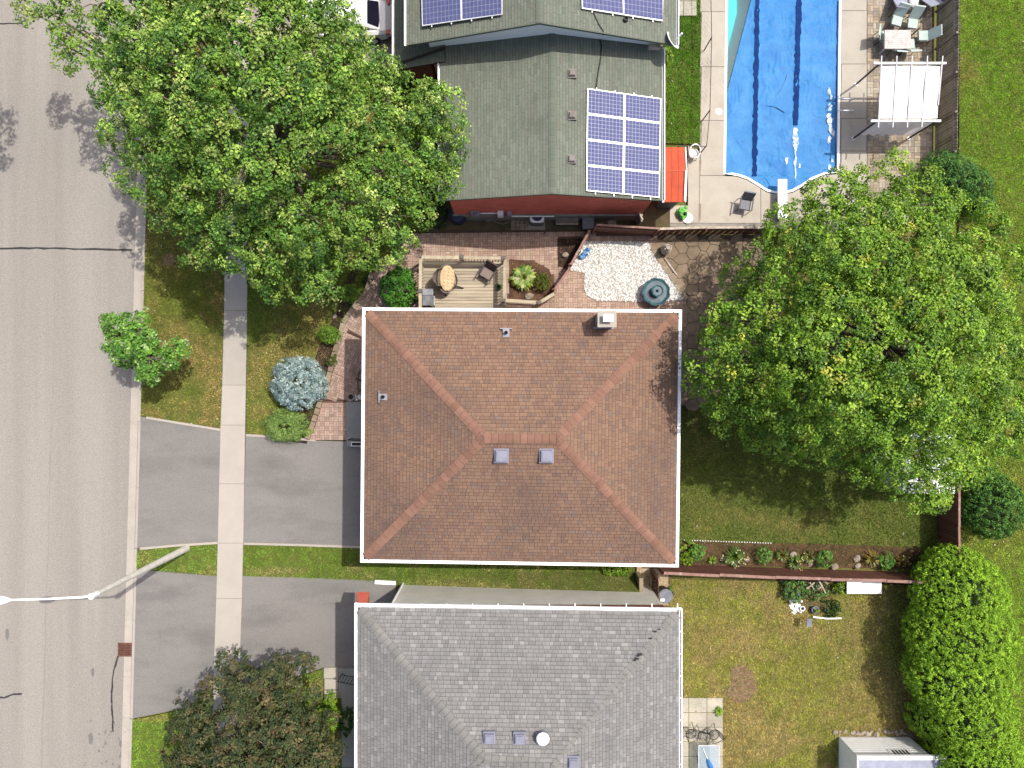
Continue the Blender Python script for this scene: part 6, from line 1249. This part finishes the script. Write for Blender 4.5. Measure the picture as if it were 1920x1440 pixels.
# ------------------------------------------------------------------ hedge, shrubs and plants
def shrub(name, label, px, py, z, r, h, cols, wts=None, clumps=26, per=10, size=.085, spread=.1, cat='shrub', leafm='leaf', lumps=7, group=None, wide=.75, flat=.5, stem=True, up=.5, rand=.45, ry=None):
    p = P(px, py, z); ry = ry or r; t = thing(name, label, cat, p, 0, group); L = [(p.x, p.y, z + h * .5, r * .8, ry * .8, h * .5)]
    for k in range(lumps): a = 2 * math.pi * (k + random.random() * .6) / lumps; f = random.uniform(.45, .62); L.append((p.x + r * f * math.cos(a), p.y + ry * f * math.sin(a), z + h * random.uniform(.35, .6), r * .45, ry * .45, h * .38))
    pos, nr, sz, col, CC, NN = lobe_leaves(L, clumps, per, spread, size, cols, wts, up=up, wide=wide, rand=rand, inner=.3)
    pos[:, 2] = np.maximum(pos[:, 2], z + .01)
    if stem: link('stem', MB().tube([(p.x, p.y, z - .03), (p.x, p.y, z + h * .3), (p.x + .05, p.y, z + h * .7)], [.05, .04, .015], 6), M['bark_dark'], t)
    stuff(link('foliage', leaf_mesh('foliage', pos, nr, sz, col, wide), M[leafm], t)); return t
BOX = [A(118, 156, 46, 1.5), A(100, 140, 42, 1.5), A(142, 178, 58, 1.5)]; DK = [A(62, 96, 34), A(74, 110, 40), A(50, 80, 30)]; SP = [A(166, 188, 184, 1.25), A(148, 172, 172, 1.25), A(188, 206, 198, 1.2), A(118, 144, 144, 1.2)]; JN = [A(118, 148, 72, 1.4), A(104, 134, 62, 1.4), A(138, 164, 86, 1.4)]; LM = [A(150, 190, 44), A(126, 170, 40), A(176, 208, 70)]
shrub('round_bush', 'round clipped bush in the front bed, nearest the big maple', 659, 552, .03, .52, .75, BOX, None, 120, 9, .05, .07, ry=.46)
shrub('round_bush', 'round clipped bush in the front bed beside the stepped walk', 621, 629, .03, .6, .85, BOX, None, 120, 9, .05, .07, ry=.46)
shrub('small_shrub', 'small yellow green shrub between the two clipped bushes', 651, 598, .03, .2, .3, LM, None, 40, 8, .07, .06)
shrub('small_shrub', 'small loose shrub beside the blue spruce', 624, 676, .03, .3, .45, [A(124, 140, 50), A(104, 124, 44)], None, 40, 8, .07, .07)
shrub('blue_spruce', 'dwarf blue spruce in the front bed', 568, 716, .03, 1.28, 1.25, SP, [4, 3, 2, 3], 34, 14, .13, .14, leafm='needle', wide=.35, lumps=12)
shrub('juniper_shrub', 'soft green juniper at the driveway end of the front bed', 541, 798, .03, 1.02, .75, JN, None, 75, 12, .10, .12, leafm='needle', wide=.3, lumps=9, ry=.8)
shrub('small_shrub', 'small green tuft beside the juniper at the driveway', 577, 810, .03, .3, .3, LM, None, 40, 8, .08, .07, ry=.22)
shrub('small_shrub', 'thin shaded plant in the dark bed below the big maple', 693, 528, .03, .32, .35, DK, None, 30, 8, .09, .08)
shrub('leafy_shrub', 'dense leafy green shrub against the deck railing', 752, 545, PZ * .6, .82, 1.3, [A(92, 158, 46), A(76, 136, 40), A(116, 180, 62)], None, 26, 12, .13, .14, ry=1.05, lumps=9)
shrub('alley_shrub', 'shaded green shrub at the street end of the alley', 822, 408, 0, .55, .9, DK + [A(84, 124, 52)], None, 30, 10, .1, .1, ry=.6)
def spiky(name, label, px, py, z, r, h, cols, n=60, wid=.035, flowers=None, cat='plant', droop=.5):
    p = P(px, py, z); t = thing(name, label, cat, p); V = []; F = []; C = []
    for k in range(n):
        a = random.uniform(0, 6.283); L = r * random.uniform(.6, 1.1); hh = h * random.uniform(.6, 1.1); d = Vector((math.cos(a), math.sin(a), 0)); s = Vector((-d.y, d.x, 0)) * wid * random.uniform(.6, 1.2); i = len(V); c = np.array(random.choice(cols)) * random.uniform(.75, 1.25)
        for u, zz, ww in ((.05, 0, .4), (.4, .8, 1), (.75, 1 - droop * .3, .8), (1, 1 - droop, .05)): V += [p + d * L * u + s * ww + Vector((0, 0, hh * zz + .01)), p + d * L * u - s * ww + Vector((0, 0, hh * zz + .01))]; C += [c, c]
        for q in range(3): F.append((i + 2 * q, i + 2 * q + 1, i + 2 * q + 3, i + 2 * q + 2))
    stuff(link('leaves', np_mesh('leaves', V, F, np.array(C)), M['leaf'], t))
    if flowers:
        fm = MB()
        for k in range(flowers[1]): a = random.uniform(0, 6.283); rr = r * random.uniform(.3, 1.05); fm.blob((p.x + rr * math.cos(a), p.y + rr * math.sin(a), z + h * random.uniform(.8, 1.15)), flowers[2], flowers[2], .025, flowers[0], .2, 6, 4)
        stuff(link('blooms', fm, M['petal'], t))
    return t
spiky('hosta', 'large variegated hosta in the bed beside the deck', 981, 522, PZ + .02, .66, .5, [A(168, 196, 70), A(196, 212, 110), A(120, 160, 56), A(216, 224, 150)], 150, .075)
shrub('boxwood', 'round olive boxwood beside the hosta', 1015, 531, PZ + .02, .44, .6, [A(112, 130, 38), A(96, 114, 34), A(130, 146, 46)], None, 120, 9, .05, .06, ry=.48)
spiky('low_plant', 'small plant on the deck step', 935, 539, .53, .2, .25, DK + LM[:1], 40, .03)
shrub('lime_plant', 'bright lime groundcover at the corner of the brown roofed house', 1290, 1035, .02, .45, .3, LM, None, 40, 10, .1, .09, ry=.6, cat='plant')
shrub('lime_plant', 'lime green plants in the strip lawn below the brown eave', 1155, 1066, .1, .75, .4, LM, None, 34, 10, .1, .09, ry=.3, cat='plant')
bp = [(1280, 1014), (1440, 1018), (1600, 1022), (1726, 1026), (1726, 1066), (1280, 1060)]
fbd = bark_bed('fence_garden_bed', bp, .02, 'mulch', 'brown planting bed along the long fence'); chips(fbd, bp, .02, 90, [A(140, 106, 80), A(110, 82, 62), A(190, 160, 130), A(90, 66, 52)])
es = MB()
for k in range(34): q = P(1283 + k * 4.9, 1012.5 + k * .17); es.blob((q.x, q.y, .03), .035, .03, .03, None, .2, 6, 4)
tag(stuff(link('edge_stones', es, M['white'])), 'dotted row of little white stones edging the fence bed', 'stones')
BD = [A(104, 152, 62, 1.6), A(88, 134, 56, 1.6), A(124, 170, 74, 1.6)]
for lab, px, py, r in (('round green bush in the fence bed, next to the brown roofed house', 1305, 1033, .4), ('round green bush in the fence bed, second from the house', 1429, 1039, .4), ('round green bush in the middle of the fence bed', 1541, 1046, .42), ('round green bush in the fence bed, nearest the tall hedge', 1657, 1050, .4)): shrub('bed_bush', lab, px, py, .02, r, .55, BD, None, 40, 10, .075, .08, group='round green bushes in the fence bed', ry=r * 1.1)
YF = (A(250, 240, 170), 12, .03); DL = [A(104, 142, 50), A(130, 160, 60), A(84, 118, 44)]; OR = [A(176, 140, 60), A(140, 130, 50), A(196, 160, 80)]
spiky('daylily', 'large flowering daylily with cream blooms in the fence bed', 1373, 1043, .02, .62, .4, DL, 110, .022, (A(250, 244, 190), 22, .035))
spiky('daylily', 'yellowing daylily left of the pink stone in the fence bed', 1463, 1040, .02, .38, .35, DL + OR, 60, .02); spiky('daylily', 'flowering daylily below the pink stone in the fence bed', 1487, 1054, .02, .45, .35, DL, 80, .02, YF); spiky('daylily', 'daylily between pink stone and middle bush', 1513, 1043, .02, .4, .35, DL + OR[:1], 60, .02, (A(250, 240, 170), 4, .03))
spiky('daylily', 'orange tinged daylily near the hedge end of the fence bed', 1630, 1046, .02, .5, .4, OR + DL[:1], 80, .022); spiky('daylily', 'sparse orange plant at the hedge end of the fence bed', 1688, 1053, .02, .4, .3, OR, 40, .02, YF); spiky('daylily', 'small yellow green tuft beside the cream daylily', 1334, 1050, .02, .25, .25, LM, 40, .02)
for lab, px, py, r in (('pink flat stone above the flowering daylilies', 1486, 1040, .2), ('round white stone ring beside the cream daylily', 1400, 1049, .12), ('tan flat stone in the bare part of the fence bed', 1605, 1047, .2), ('smaller tan stone at the fence foot', 1607, 1061, .16), ('pale stone at the foot of the middle bush', 1564, 1062, .18), ('small pale stone between two daylilies', 1518, 1057, .14), ('pale stone beside the lime tuft in the fence bed', 1352, 1048, .1)):
    q = P(px, py); tag(link('garden_stone', MB().blob((q.x, q.y, .05), r * 1.1, r * .8, .09, None, .18, 9, 6, random.random()), M['rock']), lab, 'stone', 'stones in the beds')
for lab, px, py, z, r in (('white rock at the foot of the hosta', 992, 556, PZ, .2), ('pale stone in the dark bed by the low fence', 1060, 478, PZ, .15), ('white stone in the dark front bed', 628, 594, .03, .12)):
    q = P(px, py, z); tag(link('garden_stone', MB().blob((q.x, q.y, z + .07), r * 1.1, r * .8, .1, None, .2, 9, 6, random.random()), M['rock']), lab, 'stone', 'stones in the beds')
# patch behind the fence
gp = [(1462, 1086), (1585, 1090), (1585, 1108), (1560, 1118), (1572, 1155), (1525, 1153), (1500, 1130), (1462, 1112)]; gpo = bark_bed('garden_patch', gp, .012, 'dirt', 'small untidy garden patch in the dry lawn'); WD = [A(92, 132, 60, 1.4), A(76, 110, 54, 1.4), A(120, 158, 78, 1.4)]
shrub('wild_shrub', 'leafy wild plants behind the fence at the patch', 1483, 1103, .01, .6, .55, WD, None, 30, 10, .11, .11); shrub('wild_shrub', 'tangled greens under the driftwood', 1527, 1108, .01, .75, .35, WD, None, 22, 8, .1, .1, ry=.5); shrub('lime_plant', 'lime green fern beside the white deck box', 1571, 1098, .01, .35, .5, LM, None, 36, 10, .1, .09, cat='plant'); shrub('wild_shrub', 'dark leafy plant at the lower side of the patch', 1556, 1138, .01, .42, .4, DK, None, 30, 10, .1, .09)
dw = thing('driftwood', 'heap of bleached driftwood branches behind the fence', 'branches', P(1530, 1105))
for (x0, y0, x1, y1, r) in ((1512, 1103, 1527, 1092, .05), (1535, 1089, 1548, 1113, .045), (1533, 1104, 1541, 1098, .04), (1518, 1092, 1526, 1106, .035), (1545, 1090, 1552, 1094, .04)): a, b = P(x0, y0, .35), P(x1, y1, .4); link('stick', MB().tube([a, a.lerp(b, .5) + Vector((0, 0, .06)), b], [r, r * .9, r * .6], 7), M['driftwood'], dw)
pb = MB()
for k in range(60): q = P(1488 + random.gauss(0, 5) + k * .12, 1126 + k * .42 - 4 + random.gauss(0, 2)); s = random.uniform(.04, .09); pb.blob((q.x, q.y, .04), s, s * .8, s * .6, None, .2, 6, 4)
tag(stuff(link('white_cobbles', pb, M['white'])), 'heap of white cobbles beside the garden patch', 'stones')
q = P(1502, 1139); t = thing('white_pot', 'small white pot next to the white cobbles', 'pot', q); link('pot', MB().lathe([(.08, 0), (.13, .2), (.11, .21), (.05, .15)], q, 14), M['white'], t); link('soil', MB().lathe([(.01, .17), (.1, .18)], q, 12), M['mulch_dark'], t)
q = P(1525, 1141); t = thing('planter', 'round planter with yellow green plant on the garden patch', 'planter', q); link('pot', MB().lathe([(.14, 0), (.19, .25), (.16, .26), (.1, .2)], q, 16), M['slate'], t); stuff(link('plant', leaf_mesh('plant', np.column_stack([q.x + RNG.normal(0, .06, 80), q.y + RNG.normal(0, .06, 80), .28 + RNG.random(80) * .12]), RNG.normal(size=(80, 3)) + [0, 0, 1], .07, palette(80, LM)), M['leaf'], t))
q = P(1492, 1116); t = thing('slate_bird', 'slate grey garden ornament above the white cobbles', 'ornament', q); link('body', MB().blob((q.x, q.y, .2), .14, .2, .2, None, .12, 10, 7, .3), M['slate'], t); link('head', MB().blob((q.x - .05, q.y + .16, .42), .07, .09, .08, None, .1, 8, 6), M['slate'], t)
spiky('weed_tuft', 'yellow green weed growing between the patio slabs', 1346, 1332, .04, .28, .18, LM, 40, .03)
shrub('porch_shrub', 'bright green shrubs between dark tree and porch', 625, 1330, .02, .45, .6, LM, None, 34, 10, .1, .09, ry=1.1)
shrub('porch_shrub', 'shaded green shrub against the grey roofed house wall', 652, 1345, .02, .4, .5, [A(84, 130, 44), A(70, 112, 40)], None, 34, 10, .1, .09, ry=.8)
shrub('small_shrub', 'yellow green shrub at the east eave of the green roof', 1250, 108, .01, .28, .5, LM, None, 34, 9, .08, .07, ry=.4)
shrub('small_shrub', 'green weeds beside the black bin at the gate', 1252, 1112, .03, .22, .3, WD, None, 34, 9, .08, .07, ry=.4)
CG = [A(136, 172, 46, 1.8), A(124, 160, 42, 1.8), A(152, 188, 56, 1.75), A(114, 150, 40, 1.7)]
def hedge(name, label, lob, cols, clumps, per, size, spread, cat='hedge', wide=.5):
    L = []; 
    for (x, y, h, r, ry, rz) in lob: q = P(x, y, h); L.append((q.x, q.y, q.z, r, ry, rz))
    b = P(lob[0][0], lob[0][1]); t = thing(name, label, cat, (L[0][0], L[0][1], 0)); pos, nr, sz, col, CC, NN = lobe_leaves(L, clumps, per, spread, size, cols, None, up=.35, inner=.12, cut=.72, wide=wide, minz=-.7, lum=.1, rand=.35)
    k = pos[:, 2] > .02
    for l in L: link('trunk', MB().tube([(l[0], l[1], -.05), (l[0], l[1], l[2] + l[5] * .5)], [.1, .04], 7), M['bark_dark'], t)
    core = MB()
    for l in L: core.blob(l[:3], l[3] * .7, l[4] * .7, l[5] * .7, None, .04, 14, 9)
    link('inner_wood', core, mat('inner_' + name, A(60, 84, 34), A(50, 70, 30), 3, rough=1, fine=.3), t)
    stuff(link('foliage', leaf_mesh('foliage', pos[k], nr[k], sz[k], col[k], wide), M['needle'], t)); return t
hedge('cedar_hedge', 'tall bright green clipped cedar hedge at the lower corner', [(1797, 1115, 2.0, 2.0, 1.9, 1.9), (1790, 1060, 1.6, 1.2, .9, 1.5), (1800, 1190, 2.1, 2.35, 1.9, 1.9), (1798, 1265, 2.1, 2.3, 1.9, 1.9), (1815, 1340, 2.1, 1.9, 1.9, 1.9), (1835, 1420, 2.1, 1.9, 1.9, 1.9), (1860, 1500, 2.1, 2.0, 2.0, 1.9), (1735, 1345, 1.0, .75, .9, 1.1), (1770, 1400, 1.0, .9, .9, 1.2)], CG, 66, 13, .088, .10)
hedge('cedar_shrub', 'dark rounded cedar beyond the back fence', [(1855, 950, 1.4, 1.35, 1.45, 1.4), (1850, 915, 1.2, .9, .9, 1.0)], [A(78, 118, 46, 1.7), A(68, 104, 42, 1.7), A(94, 134, 54, 1.7)], 44, 13, .12, .12, 'shrub')
hedge('juniper_bush', 'spiky dark green juniper between gazebo and park lawn', [(1780, 330, 1.2, 1.0, .9, 1.0), (1820, 350, 1.0, .8, .8, .8), (1760, 310, 1.0, .7, .6, .7), (1835, 380, .8, .5, .6, .6)], [A(74, 120, 48, 1.4), A(62, 102, 44, 1.4), A(92, 138, 56, 1.4)], 34, 12, .16, .2, 'shrub', .25)
hedge('hedge_shrub', 'small shaded shrub filling the corner of the two brown fences', [(1742, 1062, .7, .6, .5, .7)], DK, 30, 12, .09, .1, 'shrub')

# bare earth showing through the dry lawns
for pts, lab in (([(1368, 1252), (1392, 1246), (1412, 1262), (1418, 1288), (1406, 1314), (1380, 1318), (1362, 1300), (1372, 1276)], 'bare earth patch in the dry back lawn'), ([(306, 480), (322, 474), (332, 484), (326, 498), (308, 496)], 'bare earth patch in the street lawn')):
    o = struct('bare_patch', MB().prism(poly(pts), -.05, .026), mat('bare_earth', A(158, 128, 104), A(124, 104, 80), 4, rough=1, fine=.4, fscale=20), lab); chips(o, pts, .03, 170, [A(190, 168, 140), A(120, 96, 72), A(110, 126, 60), A(150, 150, 84)], .07)
